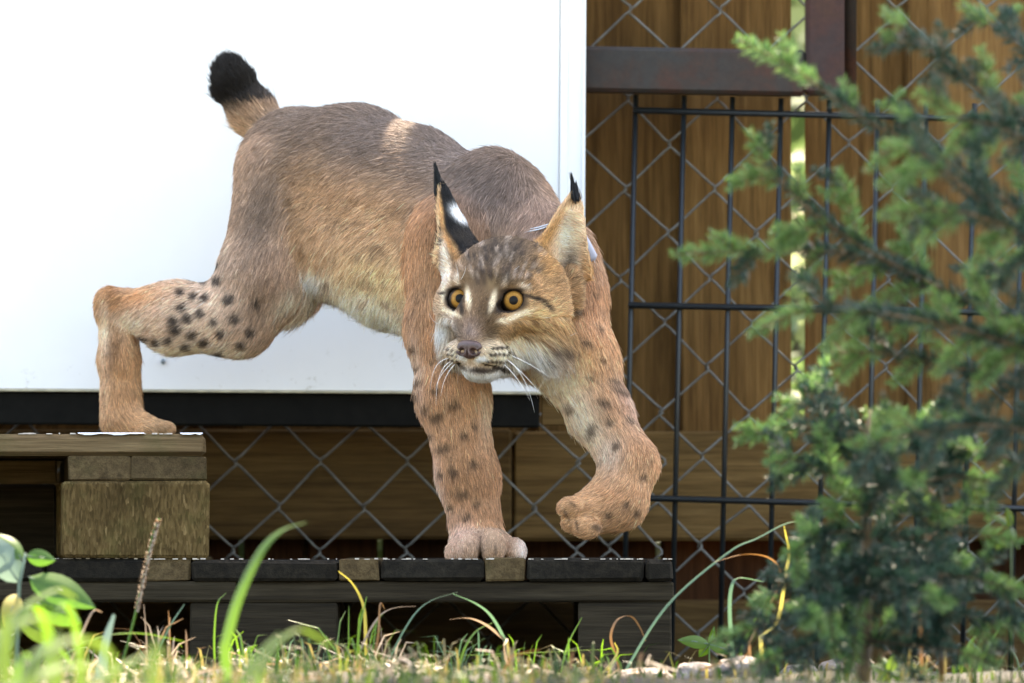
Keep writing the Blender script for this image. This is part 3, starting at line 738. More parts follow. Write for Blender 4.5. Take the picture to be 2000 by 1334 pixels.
# spots
SPOTS = [(378, 578), (401, 581), (392, 611), (367, 621), (419, 627), (433, 650), (378, 653), (346, 644), (331, 663), (366, 676), (401, 667), (430, 694), (378, 698), (473, 671), (489, 646),
         (460, 621), (353, 571), (395, 550), (425, 548), (448, 583), (425, 512), (308, 669), (284, 664), (340, 626), (357, 600), (501, 592)]
for i, (x, y) in enumerate(SPOTS): pt(('hind',), x, y, 9 + (i * 37 % 4), 8 + (i * 53 % 4), (.045, .032, .026), .93, (i * 31) % 60, 1.8)
for i, (x, y, a, b) in enumerate([(885, 790, 14, 9), (854, 812, 16, 10), (830, 798, 8, 9), (867, 873, 14, 9), (885, 921, 10, 13), (902, 963, 14, 10), (807, 676, 7, 10), (813, 717, 10, 8), (819, 744, 10, 8), (811, 769, 8, 10),
        (905, 850, 9, 7), (862, 925, 7, 8), (930, 985, 9, 7), (925, 905, 8, 8), (880, 990, 8, 8), (838, 850, 9, 8), (925, 830, 7, 9), (850, 760, 9, 7), (845, 705, 8, 7), (912, 1010, 10, 7)]):
    pt(('forer',), x, y, a, b, (.10, .055, .03), .8, -20, 1.6)
for (x, y, a, b) in [(1153, 839, 9, 17), (1178, 785, 15, 9), (1190, 825, 8, 9), (1203, 870, 9, 8), (1112, 798, 11, 9), (1210, 762, 22, 6), (1145, 668, 9, 6), (1130, 690, 7, 5), (1170, 640, 7, 6), (1230, 820, 9, 7), (1225, 985, 8, 8), (1190, 1005, 9, 7), (1255, 930, 8, 9), (1165, 1030, 10, 7), (1245, 1000, 7, 8), (1200, 745, 16, 6), (1150, 735, 8, 6), (1175, 700, 7, 6), (1135, 605, 7, 6), (1160, 570, 7, 5)]:
    pt(('forel', 'torso'), x, y, a, b, (.11, .065, .04), .8, 20, 1.6)
_r = np.random.default_rng(11)
for i in range(70):
    x = _r.uniform(560, 800); y = _r.uniform(380, 610); pt(('torso',), x, y, _r.uniform(7, 13), _r.uniform(5, 8), (.20, .115, .06), _r.uniform(.25, .55), 25, 1.5)
# head
FACE = ('head',)
pt(FACE, 985, 490, 95, 58, (.10, .074, .057), .95); pt(FACE, 950, 548, 50, 42, (.10, .066, .04), .95); pt(FACE, 962, 545, 11, 26, (.46, .32, .18), .6, 15)
pt(FACE, 1070, 545, 48, 50, (.33, .19, .085), .85, 20); pt(FACE, 1085, 610, 42, 60, (.52, .31, .15), .85); pt(FACE, 1058, 622, 42, 28, (.74, .50, .27), .85)
pt(FACE, 948, 608, 28, 46, (.115, .068, .034), .95); pt(FACE, 918, 652, 24, 32, (.30, .225, .20), .9, -12); pt(FACE, 960, 648, 17, 34, (.085, .048, .025), .9, 14); pt(FACE, 893, 652, 14, 30, (.13, .08, .045), .8)
pt(FACE, 1010, 640, 38, 24, (.46, .28, .13), .7); pt(FACE, 1035, 672, 45, 20, (.84, .66, .44), .75); pt(FACE, 1035, 705, 50, 26, WHITE, 1); pt(FACE, 1000, 725, 40, 25, WHITE, .9)
pt(FACE, 866, 646, 17, 28, WHITE, .95); pt(FACE, 868, 540, 10, 40, (.82, .70, .6), .8); pt(FACE, 858, 600, 12, 30, (.6, .42, .28), .6)
pt(FACE, 975, 694, 42, 25, (.80, .66, .47), .95); pt(FACE, 888, 694, 16, 20, (.78, .66, .5), .9); pt(FACE, 938, 702, 13, 7, WHITE, 1, -12, 1.5); pt(FACE, 905, 699, 10, 8, WHITE, 1, 30, 1.5)
pt(FACE, 948, 741, 48, 16, WHITE, 1); pt(FACE, 900, 730, 25, 16, WHITE, .9)
for r_, (yy, x0, x1, dd) in enumerate([(680, 962, 996, -.10), (692, 955, 1000, -.06), (705, 952, 1000, 0.02), (717, 962, 990, .1)]):
    for x in np.arange(x0, x1, 8.5): pt(FACE, x + r_ % 2 * 3, yy + dd * (x - x0), 4.2, 3.8, (.03, .02, .014), .97, 0, 2)
for yy in (682, 691, 701, 710):
    for x in (876, 884, 893): pt(FACE, x, yy + (x - 876) * .25, 3.4, 3.0, (.06, .04, .03), .85, 0, 2)
pt(FACE, 938, 723, 26, 6.5, (.05, .033, .03), .95, 2, 1.6); pt(FACE, 974, 719, 22, 5, (.035, .025, .02), .92, -14, 1.6); pt(FACE, 900, 716, 14, 5, (.07, .05, .04), .85, 24, 1.6)
# eye surrounds
for (x, y, rx, ry, a) in [(1012, 616, 33, 6.5, -24), (980, 626, 12, 5, -12), (962, 588, 6.5, 26, 16), (881, 611, 22, 6, 26), (914, 582, 6, 24, -6), (866, 575, 5, 22, 6)]:
    pt(FACE, x, y, rx * .95, ry * .9, (.74, .63, .46), .92, a, 1.5)
for (x, y, rx, ry, a) in [(986, 547, 7, 13, 20), (1024, 560, 13, 6, 20), (892, 545, 6, 13, -10)]: pt(FACE, x, y, rx, ry, (.74, .62, .5), .7, a, 1.3)
for (x, y, rx, ry, a) in [(1001, 587, 31, 22, 12), (887, 584, 21, 23, 0)]: pt(FACE, x, y, rx, ry, (.022, .015, .011), .95, a, 4)
for (x, y, rx, ry, a) in [(1028, 577, 10, 3.5, 8), (1046, 583, 18, 4.2, 18), (1066, 597, 17, 4.2, 45), (974, 605, 9, 11, 30), (1002, 567, 28, 5, -3), (886, 564, 20, 4.5, -14), (864, 573, 8, 3, -12), (902, 606, 5, 12, -5)]:
    pt(FACE, x, y, rx, ry, (.03, .02, .015), .93, a, 1.8)
for i, (x, y) in enumerate([(1045, 628), (1062, 640), (1035, 645), (1055, 660), (1075, 650), (1030, 660), (1080, 632), (1068, 668)]): pt(FACE, x, y, 12, 3.5, (.20, .095, .035), .8, -20 + i * 9, 1.5)
for (x, y, rx, ry, a) in [(1080, 678, 13, 7, 10), (1098, 676, 11, 6, 0), (1068, 693, 5, 11, -20), (1125, 608, 7, 6, 0)]: pt(('head', 'torso', 'forel'), x, y, rx, ry, (.10, .07, .055), .85, a, 1.5)
for i in range(80):
    x = _r.uniform(895, 1065); y = _r.uniform(455, 545); pt(FACE, x, y, _r.uniform(3, 5), _r.uniform(6, 13), (.05, .035, .028) if i % 2 else (.36, .28, .22), .7, (x - 970) * .35, 1.5)
for i in range(14): pt(FACE, 930 + i * 4.5, 535 + _r.uniform(-10, 14), 2.8, 13, (.07, .045, .03), .75, (i - 7) * 3, 1.5)
# ears
pt(('earl',), 1110, 470, 30, 80, (.86, .76, .62), 1, 10); pt(('earl',), 1128, 430, 10, 45, (.74, .52, .34), .7, 4); pt(('earl',), 1116, 520, 13, 36, (.09, .065, .05), .85, 8); pt(('earl',), 1134, 560, 7, 50, (.80, .66, .52), .85, 0)
pt(('earl',), 1075, 455, 10, 60, (.52, .30, .12), .85, 32); pt(('earl',), 1122, 388, 12, 12, (.25, .14, .06), .6); pt(('earl', 'head'), 1070, 510, 26, 26, (.40, .22, .085), .7)
pt(('earr',), 902, 420, 27, 15, (.80, .80, .80), 1, 38, 2); pt(('earr',), 861, 412, 5, 50, (.62, .36, .16), .95, -8, 1.5); pt(('earr', 'head'), 880, 480, 9, 34, (.60, .34, .15), .9, -28, 1.5); pt(('earr', 'head'), 871, 505, 7, 40, (.85, .72, .58), .8, -10, 1.5)
pt(('head', 'earr'), 908, 462, 24, 16, (.05, .038, .03), .85, 20, 1.5)
def coat_colour(X, nrm, gi, nd):
    col = np.array([BASE[g] for g in GROUPS])[gi].copy(); ox, oy = obs(X)
    up = np.clip(-nrm[:, 1], 0, 1)[:, None]; dn = np.clip(nrm[:, 1] - 0.25, 0, 1)[:, None]
    tb = np.isin(gi, [GROUPS.index('torso')])[:, None]
    col = np.where(tb, col * (1 - .6 * up) + np.array(GREY) * .6 * up, col); col = np.where(tb, col * (1 - .9 * dn) + np.array(CREAM) * .9 * dn, col)
    far = nrm[:, 2] > 0.45                     # side turned away from the front: generic spots
    sp_ = (vnoise(X, 6.5) > 1.05) & far & np.isin(gi, [0, 1, 4, 6])
    col[sp_] *= 0.35
    hd = np.isin(gi, [7, 8, 9])
    col[(gi == 3) & (oy < 200)] = BLACK
    for gr, cx, cyy, rx, ry, an, c, s, pw in PAINT:
        m = np.isin(gi, [GROUPS.index(g) for g in gr]) & ~(far & ~hd) & (np.abs(ox - cx) < 3 * max(rx, ry)) & (np.abs(oy - cyy) < 3 * max(rx, ry))
        if gr == ('earl',) and c[0] > .06: m &= nrm[:, 2] < 0.5
        i = np.nonzero(m)[0]
        if not len(i): continue
        dx = ox[i] - cx; dy = oy[i] - cyy; ca, sa = math.cos(an), math.sin(an)
        q = ((dx * ca + dy * sa) / rx) ** 2 + ((dy * ca - dx * sa) / ry) ** 2
        wgt = (s * np.exp(-q ** pw))[:, None]; col[i] = col[i] * (1 - wgt) + c * wgt
    rim = (gi == 9) & (nrm[:, 0] < -0.45); col[rim] = (.62, .42, .25)
    back = hd & (nrm[:, 2] > 0.6); col[back & (gi == 8)] = (.05, .045, .04)
    eyed = np.minimum(*[np.linalg.norm(X - e, axis=1) for e in EYES])
    col[(nd < 4.2) & (eyed < 60)] = (.014, .010, .008); col[nd < 1.5] = (.03, .018, .012)
    col = np.where(col.max(1, keepdims=True) > .3, col * 1.18, col)
    return np.clip(col, 0.008, 0.93)

LN = field_grad(LV)
g_, f_, l_, e_, nd_ = coat(LV); LC = coat_colour(LV, LN, g_, nd_)
def skin_mat():
    m, t, b = new_mat('lynx_undercoat'); at = N(t, 'Attribute'); at.attribute_name = 'coat'
    t.links.new(mix(t, at.outputs['Color'], (0.8, 0.75, 0.7), 1.0, 'MULTIPLY'), b.inputs['Base Color']); b.inputs['Roughness'].default_value = 0.8; b.inputs['Specular IOR Level'].default_value = 0.15; return m
body = lynx_part('body', LV, LF, skin_mat())
ca = body.data.color_attributes.new('coat', 'FLOAT_COLOR', 'POINT'); ca.data.foreach_set('color', np.concatenate([LC, np.ones((len(LC), 1))], 1).ravel().astype(np.float32))

# --- fur: one curve per hair
def fur_mat(name, var=True, rough=0.5):
    m, t, b = new_mat(name); at = N(t, 'Attribute'); at.attribute_name = 'hair_colour'
    b.inputs['Roughness'].default_value = rough; b.inputs['Specular IOR Level'].default_value = 0.28
    t.links.new(at.outputs['Color'], b.inputs['Base Color'])
    tr = N(t, 'BsdfTranslucent'); mx = N(t, 'MixShader'); mx.inputs[0].default_value = 0.3
    t.links.new(at.outputs['Color'], tr.inputs[0]); t.links.new(b.outputs[0], mx.inputs[1]); t.links.new(tr.outputs[0], mx.inputs[2])
    t.links.new(mx.outputs[0], t.nodes['Material Output'].inputs['Surface']); return m
M['fur'] = fur_mat('lynx_fur')
def hair_object(name, pts, rad, col, parent, mat):
    """pts (n,k,3) world, rad (n,k), col (n,k,3)"""
    n, k, _ = pts.shape
    hc = bpy.data.hair_curves.new(name); hc.add_curves([k] * n)
    pts = pts - np.array(lynx.location)
    hc.attributes['position'].data.foreach_set('vector', pts.reshape(-1).astype(np.float32))
    ra = hc.attributes.get('radius') or hc.attributes.new('radius', 'FLOAT', 'POINT')
    ra.data.foreach_set('value', rad.reshape(-1).astype(np.float32))
    at = hc.attributes.new('hair_colour', 'FLOAT_COLOR', 'POINT')
    at.data.foreach_set('color', np.concatenate([col, np.ones((n, k, 1))], 2).reshape(-1).astype(np.float32))
    hc.materials.append(mat); return link(bpy.data.objects.new(name, hc), parent)
def grow_fur(count):
    T = np.concatenate([LF[:, [0, 1, 2]], LF[:, [0, 2, 3]]]); A, B, C = LV[T[:, 0]], LV[T[:, 1]], LV[T[:, 2]]
    ar = 0.5 * np.linalg.norm(np.cross(B - A, C - A), axis=1); cen = (A + B + C) / 3
    dens = np.array([1.0, 1.0, 1.2, 1.2, 1.05, 1.6, 1.05, 2.3, 2.2, 2.2])[g_[T[:, 0]]]
    away = np.clip(LN[T[:, 0]][:, 2], -0.3, 1); dens = dens * np.where(away > 0.35, 0.45, 1.0)
    pr = ar * dens; pr /= pr.sum()
    ti = rng.choice(len(T), count, p=pr); r1 = np.sqrt(rng.random(count))[:, None]; r2 = rng.random(count)[:, None]
    X = A[ti] * (1 - r1) + B[ti] * r1 * (1 - r2) + C[ti] * r1 * r2
    nm = field_grad(X); gi, fl, ln, le, nd = coat(X)
    keep = nd > 1.2; X, nm, gi, fl, ln, le, nd = [q[keep] for q in (X, nm, gi, fl, ln, le, nd)]; n = len(X)
    ox, oy = obs(X)
    hd = gi == 7
    rad_ = X - H(0, -78, 185); rad_ /= np.linalg.norm(rad_, axis=1, keepdims=True) + 1e-9
    fl[hd] = rad_[hd] + np.array([0, 0.15, 0]) * 1.0
    loc = (X - HC) @ HM
    ruff = hd & (loc[:, 1] < -40) & (np.abs(loc[:, 0]) > 45); fl[ruff] += np.array([0, 0.9, 0])
    jaw = hd & (loc[:, 1] < -118); fl[jaw] += np.array([0, 0.5, 0.3])
    fl[hd] += 0.15 * np.stack([vnoise(X[hd], 14), vnoise(X[hd] + 50, 14), 0 * X[hd, 0]], 1)
    fl = fl + 0.10 * np.stack([vnoise(X, 26), vnoise(X + 90, 26), vnoise(X + 200, 26)], 1) + rng.normal(0, 0.12, (n, 3))
    tg = fl - nm * np.sum(fl * nm, 1, keepdims=True); tg /= np.linalg.norm(tg, axis=1, keepdims=True) + 1e-9
    # lengths: short on the muzzle, long on ruff and belly
    ln = ln * (0.8 + 0.65 * rng.random(n)) * (1 + 0.12 * vnoise(X, 18))
    ln[hd & (loc[:, 1] > -40)] *= 0.72; muz = hd & (loc[:, 2] > 120); ln[muz] *= 0.65
    ln = np.where(nd < 16, np.minimum(ln, 2.5 + 0.35 * nd), ln)
    bel = (gi == 0) & (nm[:, 1] > 0.45); ln[bel] *= 1.5
    ein = (gi == 8) & (nm[:, 2] < -0.1) & (ox > 1102) & (oy > 415); ln[ein] = rng.uniform(8, 20, ein.sum())
    tg[ein] = np.array([-0.75, -0.35, -0.3]) + rng.normal(0, .2, (ein.sum(), 3)); le[ein] = 0.25
    col = coat_colour(X + tg * (ln * 0.5)[:, None], nm, gi, nd)
    guard = rng.random(n) < 0.05; ln[guard] *= 1.4
    dr = tg * (1 - le)[:, None] + nm * le[:, None]; dr /= np.linalg.norm(dr, axis=1, keepdims=True)
    K = 5; t = np.linspace(0, 1, K)[None, :, None]
    cv = tg * 0.42 - nm * 0.22 + np.array([0, 0.08, 0]) + rng.normal(0, 0.07, (n, 3))
    pts = X[:, None] - nm[:, None] * 1.0 + ln[:, None, None] * (dr[:, None] * t * 0.8 + cv[:, None] * t * t)
    base_r = np.where(hd, 0.42, 0.52) * rng.uniform(0.75, 1.25, n)
    base_r[gi >= 8] = 0.42
    rr = base_r[:, None] * np.array([1, 1, .85, .6, .18])[None] * U
    vb = rng.lognormal(0, 1, n) ** np.where(hd, 0.33, 0.24); vb *= np.where(guard, np.where(rng.random(n) < 0.5, 1.4, 0.6), 1)
    tone = 1 + 0.10 * vnoise(X, 9) + 0.06 * vnoise(X, 45) + np.where(hd, 0.16, 0.04) * vnoise(X, 2.6)
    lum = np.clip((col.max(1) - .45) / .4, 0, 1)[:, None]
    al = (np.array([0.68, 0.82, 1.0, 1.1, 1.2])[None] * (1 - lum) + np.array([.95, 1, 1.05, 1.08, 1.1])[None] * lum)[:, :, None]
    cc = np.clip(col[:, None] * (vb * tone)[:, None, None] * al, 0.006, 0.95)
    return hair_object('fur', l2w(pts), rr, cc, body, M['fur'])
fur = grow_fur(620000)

# --- eyes, nose, whiskers, tufts
def eye_mat():
    m, t, b = new_mat('amber_eye'); tc = N(t, 'TexCoord'); sp_ = N(t, 'SeparateXYZ'); t.links.new(tc.outputs['Object'], sp_.inputs[0])
    a2 = N(t, 'VectorMath', operation='LENGTH'); cb = N(t, 'CombineXYZ'); t.links.new(sp_.outputs[0], cb.inputs[0]); t.links.new(sp_.outputs[1], cb.inputs[1]); t.links.new(cb.outputs[0], a2.inputs[0])
    c = ramp(t, [(0.0, (.004, .004, .004)), (0.33, (.006, .005, .004)), (0.37, (.29, .14, .028)), (0.55, (.37, .18, .036)), (0.70, (.19, .085, .018)), (0.78, (.02, .012, .006)), (1.0, (.012, .009, .008))], a2.outputs['Value'])
    n = noise(t, mapped(t, (1, 1, 1), False), 9, 4, 0.6)
    c = mix(t, c, ramp(t, [(0.3, (.6, .55, .5)), (0.7, (1.3, 1.25, 1.2))], n), 0.6, 'MULTIPLY')
    t.links.new(c, b.inputs['Base Color']); b.inputs['Roughness'].default_value = 0.6; b.inputs['Specular IOR Level'].default_value = 0.1; b.inputs['Coat Weight'].default_value = 0.16; b.inputs['Coat Roughness'].default_value = 0.03; b.inputs['Coat IOR'].default_value = 1.36; return m
M['eye'] = eye_mat()
def sphere(nu=32, nv=20):
    v = [(0, 0, 1)]; f = []
    for j in range(1, nv):
        th = math.pi * j / nv
        for i in range(nu): ph = 2 * math.pi * i / nu; v.append((math.sin(th) * math.cos(ph), math.sin(th) * math.sin(ph), math.cos(th)))
    v.append((0, 0, -1))
    for i in range(nu): f.append((0, 1 + i, 1 + (i + 1) % nu))
    for j in range(nv - 2):
        for i in range(nu): a = 1 + j * nu; f.append((a + i, a + nu + i, a + nu + (i + 1) % nu, a + (i + 1) % nu))
    a = 1 + (nv - 2) * nu
    for i in range(nu): f.append((a + i, len(v) - 1, a + (i + 1) % nu))
    return v, f
sv, sf = sphere(40, 28)
ER = 25.0
for e, gz in zip(EYES, ((-0.10, -0.10, -1), (-0.02, -0.07, -1))):
    me = mesh_from('eye', sv, sf, M['eye'], True); o = obj('eye', me, body)
    o.location = Vector(l2w(e)) - lynx.location; g = Vector(d2w(np.array(gz))).normalized()
    o.rotation_euler = g.to_track_quat('Z', 'Y').to_euler(); o.scale = (ER * U,) * 3
# nose leather: a small solid of its own with two nostrils
_save = PR[:]; PR.clear()
def nel(c, r, k=6, neg=False, rot=0.0): hel(c, r, k, 3, 'head', neg, rot)
nel((0, -85, 189), (24, 11, 13)); nel((0, -98, 189), (14, 13, 15))
for s in (-1, 1): nel((s * 17, -96, 186), (11, 11, 13))
for s in (-1, 1): nel((s * 12.5, -96, 201), (7.5, 6.2, 13), 2.0, True, -s * 0.45); nel((s * 24, -93, 196), (6, 2.2, 9), 2, True, s * 0.5)
nel((0, -104, 204), (1.6, 14, 8), 3, True)
NV_, NLO = build_field(1.5); nv_, nf_ = surface_nets(NV_, NLO, 1.5)
PR.clear(); PR.extend(_save)
M['noseskin'] = plain_mat('nose_leather', (0.085, 0.048, 0.042), 0.45, 0, 0.35, 220, 0.25)
lynx_part('nose', nv_, nf_, M['noseskin'], body)
M['whisk'] = plain_mat('whisker_white', (0.85, 0.83, 0.8), 0.35, 0, 0.03)
def bez(a, b, c, n=12):
    a, b, c = [np.array(q, float) for q in (a, b, c)]; t = np.linspace(0, 1, n)[:, None]
    return (1 - t) ** 2 * a + 2 * t * (1 - t) * b + t * t * c
def whisker(p0, p1, p2, r=0.6):
    q = l2w(bez(L(*p0), L(*p1), L(*p2))) - np.array(lynx.location)
    MB().tube(q, [r * U * (1 - 0.8 * i / 11) for i in range(12)], 5).build('whisker', M['whisk'], body, True)
for w_ in [((876, 700, -250), (842, 705, -262), (841, 762, -255)), ((880, 706, -252), (850, 722, -268), (852, 792, -255)), ((884, 708, -254), (858, 730, -262), (850, 760, -258)),
           ((888, 712, -254), (865, 735, -262), (861, 774, -258)), ((990, 702, -262), (1030, 735, -285), (1058, 772, -285)), ((996, 706, -262), (1030, 735, -280), (1044, 806, -280)),
           ((985, 712, -264), (1015, 740, -285), (1035, 782, -285)), ((1000, 695, -260), (1040, 712, -280), (1075, 738, -285)), ((858, 632, -190), (846, 632, -200), (838, 612, -205)),
           ((1080, 655, -160), (1105, 664, -175), (1125, 650, -180)), ((895, 548, -205), (896, 530, -225), (889, 512, -232)), ((900, 546, -208), (908, 535, -225), (910, 520, -232)), ((990, 545, -208), (1000, 530, -225), (1014, 520, -235))]:
    whisker(*w_)
def tuft(name, base, mid, tip, n, spread, rad=0.6):
    b, m, t = L(*base), L(*mid), L(*tip); k = 7; pts = []
    for i in range(n):
        o_ = rng.normal(0, 1, 3) * spread; s_ = rng.uniform(0.55, 1.05); e = rng.normal(0, 1, 3) * spread * 0.45
        q = bez(b + o_, m + o_ * .7 + e * .5, t + e, k); q = q[0] + (q - q[0]) * s_; pts.append(q)
    pts = np.array(pts); rr = rad * U * np.linspace(1, 0.2, k)[None].repeat(n, 0); cc = np.full((n, k, 3), 0.012)
    hair_object(name, l2w(pts), rr, cc, body, M['fur'])
tuft('ear_tuft', (858, 384, -42), (855, 350, -36), (849, 318, -30), 320, 4.2)
tuft('ear_tuft', (1124, 388, -74), (1120, 362, -66), (1115, 338, -62), 220, 3.6)
tuft('ear_tuft', (1126, 388, -74), (1127, 370, -66), (1125, 355, -62), 90, 2.6)
# tracking collar: strap round the neck with a pale box on its left side
M['strap'] = plain_mat('pale_strap', (0.52, 0.56, 0.62), 0.5, 0, 0.15, 120)
M['box'] = plain_mat('pale_plastic', (0.36, 0.36, 0.43), 0.45, 0, 0.06, 60)
collar = obj('collar', None, lynx) if False else empty('collar'); collar.parent = lynx
cpts = [L(*q) for q in [(990, 470, -20), (1028, 453, -50), (1052, 448, -60), (1085, 438, -60), (1112, 446, -50), (1140, 472, -34), (1158, 502, -25), (1172, 545, 0), (1168, 610, 20), (1120, 690, 40)]]
cw = []
for i in range(len(cpts) - 1):
    for tt in np.linspace(0, 1, 4, endpoint=False): cw.append(cpts[i] * (1 - tt) + cpts[i + 1] * tt)
cw = l2w(np.array(cw)) - np.array(lynx.location)
MB().tube(cw, 1.4 * U, 6).build('strap_cord', M['strap'], collar, True)
MB().tube(cw + np.array([0, 0.002, 0.0022]), 1.4 * U, 6).build('strap_cord', M['strap'], collar, True)
bxm = MB().box((-15 * U, -22 * U, -28 * U), (15 * U, 22 * U, 28 * U), 6 * U).build('tracker_box', M['box'], collar, True)
bxm.location = Vector(l2w(L(1143, 486, -28))) - lynx.location; bxm.rotation_euler = (0, R(-28), 0)
bkm = MB().box((-5 * U, -6 * U, -12 * U), (5 * U, 6 * U, 12 * U), 2 * U).build('buckle', M['rubber'], collar)
bkm.location = Vector(l2w(L(1068, 456, -62))) - lynx.location
# ------------------------------------------------------------------ young spruces in the foreground
M['needle_new'] = leaf_mat('spruce_needles_fresh', [(.065, .14, .05), (.105, .195, .068), (.17, .26, .095)], 0.35, 0.45, 6, 0.6)
M['needle_old'] = leaf_mat('spruce_needles_old', [(.011, .031, .024), (.02, .052, .036), (.04, .078, .056)], 0.2, 0.38, 6, 0.6)
M['twig'] = plain_mat('spruce_twig', (.10, .065, .035), 0.8, 0, 0.4, 90)
def catmull(pts, n):
    pts = [np.array(p, float) for p in pts]; pts = [2 * pts[0] - pts[1]] + pts + [2 * pts[-1] - pts[-2]]; out = []
    m = len(pts) - 3
    for i in range(m):
        for t in np.linspace(0, 1, n, endpoint=(i == m - 1)):
            a, b, c, d = pts[i:i + 4]
            out.append(0.5 * ((2 * b) + (-a + c) * t + (2 * a - 5 * b + 4 * c - d) * t * t + (-a + 3 * b - 3 * c + d) * t ** 3))
    return np.array(out)
def needles(V, F, path, r2, length=0.0145, per=0.00030, taper=True):
    """needles all round a shoot path (world points)"""
    seg = np.diff(path, axis=0); sl = np.linalg.norm(seg, axis=1); tot = sl.sum(); cum = np.concatenate([[0], np.cumsum(sl)])
    n = int(tot / per); u = r2.random(n) * tot; i = np.clip(np.searchsorted(cum, u) - 1, 0, len(seg) - 1); f = (u - cum[i]) / sl[i]
    p = path[i] + seg[i] * f[:, None]; t = seg[i] / sl[i][:, None]
    rv = r2.normal(size=(n, 3)); rv[:, 2] += 0.25; nn = rv - t * np.sum(rv * t, 1, keepdims=True); nn /= np.linalg.norm(nn, axis=1, keepdims=True)
    d = nn * 0.9 + t * r2.uniform(0.4, 0.9, (n, 1)); d /= np.linalg.norm(d, axis=1, keepdims=True)
    ln = length * r2.uniform(0.75, 1.15, n) * (np.clip((tot - u) / (length * 1.2), 0.55, 1) if taper else 1)
    sd_ = np.cross(d, r2.normal(size=(n, 3))); sd_ /= np.linalg.norm(sd_, axis=1, keepdims=True); wv = 0.00085
    b0 = sum(len(q) for q in V)
    q = np.stack([p, p + d * (ln * .5)[:, None] + sd_ * wv, p + d * ln[:, None], p + d * (ln * .5)[:, None] - sd_ * wv], 1).reshape(-1, 3)
    V.append(q); F.append(b0 + np.arange(n)[:, None] * 4 + np.arange(4)[None])
def spruce_branch(tree, ctrl, seed, side=(0.035, 0.06), step=0.019, fresh=0.5, thick=0.0022, bare=0.0, sub=True):
    """ctrl: world points from base to tip; side shoots both ways along it"""
    r2 = np.random.default_rng(seed); path = catmull(ctrl, 7); loc = np.array(tree.location)
    seg = np.diff(path, axis=0); sl = np.linalg.norm(seg, axis=1); cum = np.concatenate([[0], np.cumsum(sl)]); tot = cum[-1]
    tw = MB(); tw.tube(path - loc, list(np.linspace(thick, thick * 0.4, len(path))), 6)
    vo, fo, vn, fn = [], [], [], []
    k0 = int(len(path) * 0.75); needles(vo, fo, path[int(len(path) * bare):k0 + 1], r2); needles(vn, fn, path[k0:], r2, 0.0150)
    u = tot * max(bare, 0.06); sgn = 1; vdir = np.array([0, 1.0, 0])
    while u < tot * 0.93:
        i = int(np.clip(np.searchsorted(cum, u) - 1, 0, len(seg) - 1)); p = path[i] + seg[i] * ((u - cum[i]) / sl[i]); t = seg[i] / sl[i]
        sdv = np.cross(t, vdir); sdv /= np.linalg.norm(sdv) + 1e-9; sdv = sdv * sgn + vdir * r2.normal(0, 0.45)
        d = t * 0.75 + sdv * 0.7; d /= np.linalg.norm(d); ln = r2.uniform(*side) * (1 - 0.45 * u / tot) * (1.25 if u < tot * .5 else 1)
        e = p + d * ln + np.array([0, 0, -0.12 * ln]); mid = p + d * ln * 0.5 + np.array([0, 0, 0.03 * ln]); sp_ = catmull([p, mid, e], 4)
        if r2.random() < 0.88:
            tw.tube(sp_ - loc, list(np.linspace(thick * .45, thick * .2, len(sp_))), 5)
            if r2.random() < fresh: needles(vn, fn, sp_, r2, 0.0150)
            else: needles(vo, fo, sp_, r2, 0.0142)
            if sub and ln > 0.04:
                for q in (0.45, 0.7):
                    for sg in (-1, 1):
                        if r2.random() < 0.3:
                            pp = p + d * ln * q; dd = d * 0.7 + np.cross(d, vdir) * sg * 0.65 + vdir * r2.normal(0, .3); dd /= np.linalg.norm(dd); l2 = ln * 0.42
                            s2 = np.array([pp, pp + dd * l2 * .5, pp + dd * l2 + np.array([0, 0, -.1 * l2])])
                            if r2.random() < fresh: needles(vn, fn, s2, r2, 0.0105)
                            else: needles(vo, fo, s2, r2, 0.0105)
        u += step * r2.uniform(0.7, 1.3); sgn = -sgn
    br = tw.build('branch', M['twig'], tree, True)
    for nm_, V, F, mt in (('old_needles', vo, fo, M['needle_old']), ('fresh_needles', vn, fn, M['needle_new'])):
        if V:
            vv = np.concatenate(V) - loc; ff = np.concatenate(F); me = bpy.data.meshes.new(nm_)
            me.from_pydata(vv.tolist(), [], ff.tolist()); me.materials.append(mt); obj(nm_, me, br)
def PW(px, py, y): return np.array(P(px, py, y))
YB = -1.25
big = empty('spruce_tree', (P(2290, 0, YB).x, YB, float(gh(P(2290, 0, YB).x, YB)))); tag(big, 'young spruce with long branches reaching in over the wire mesh', 'spruce')
MB().tube([(0, 0, -0.03), (0.004, 0, 0.35), (-0.004, 0.01, 0.8), (0, 0, 1.25)], [0.014, 0.012, 0.009, 0.003], 10).build('trunk', M['twig'], big, True)
TX = 2290
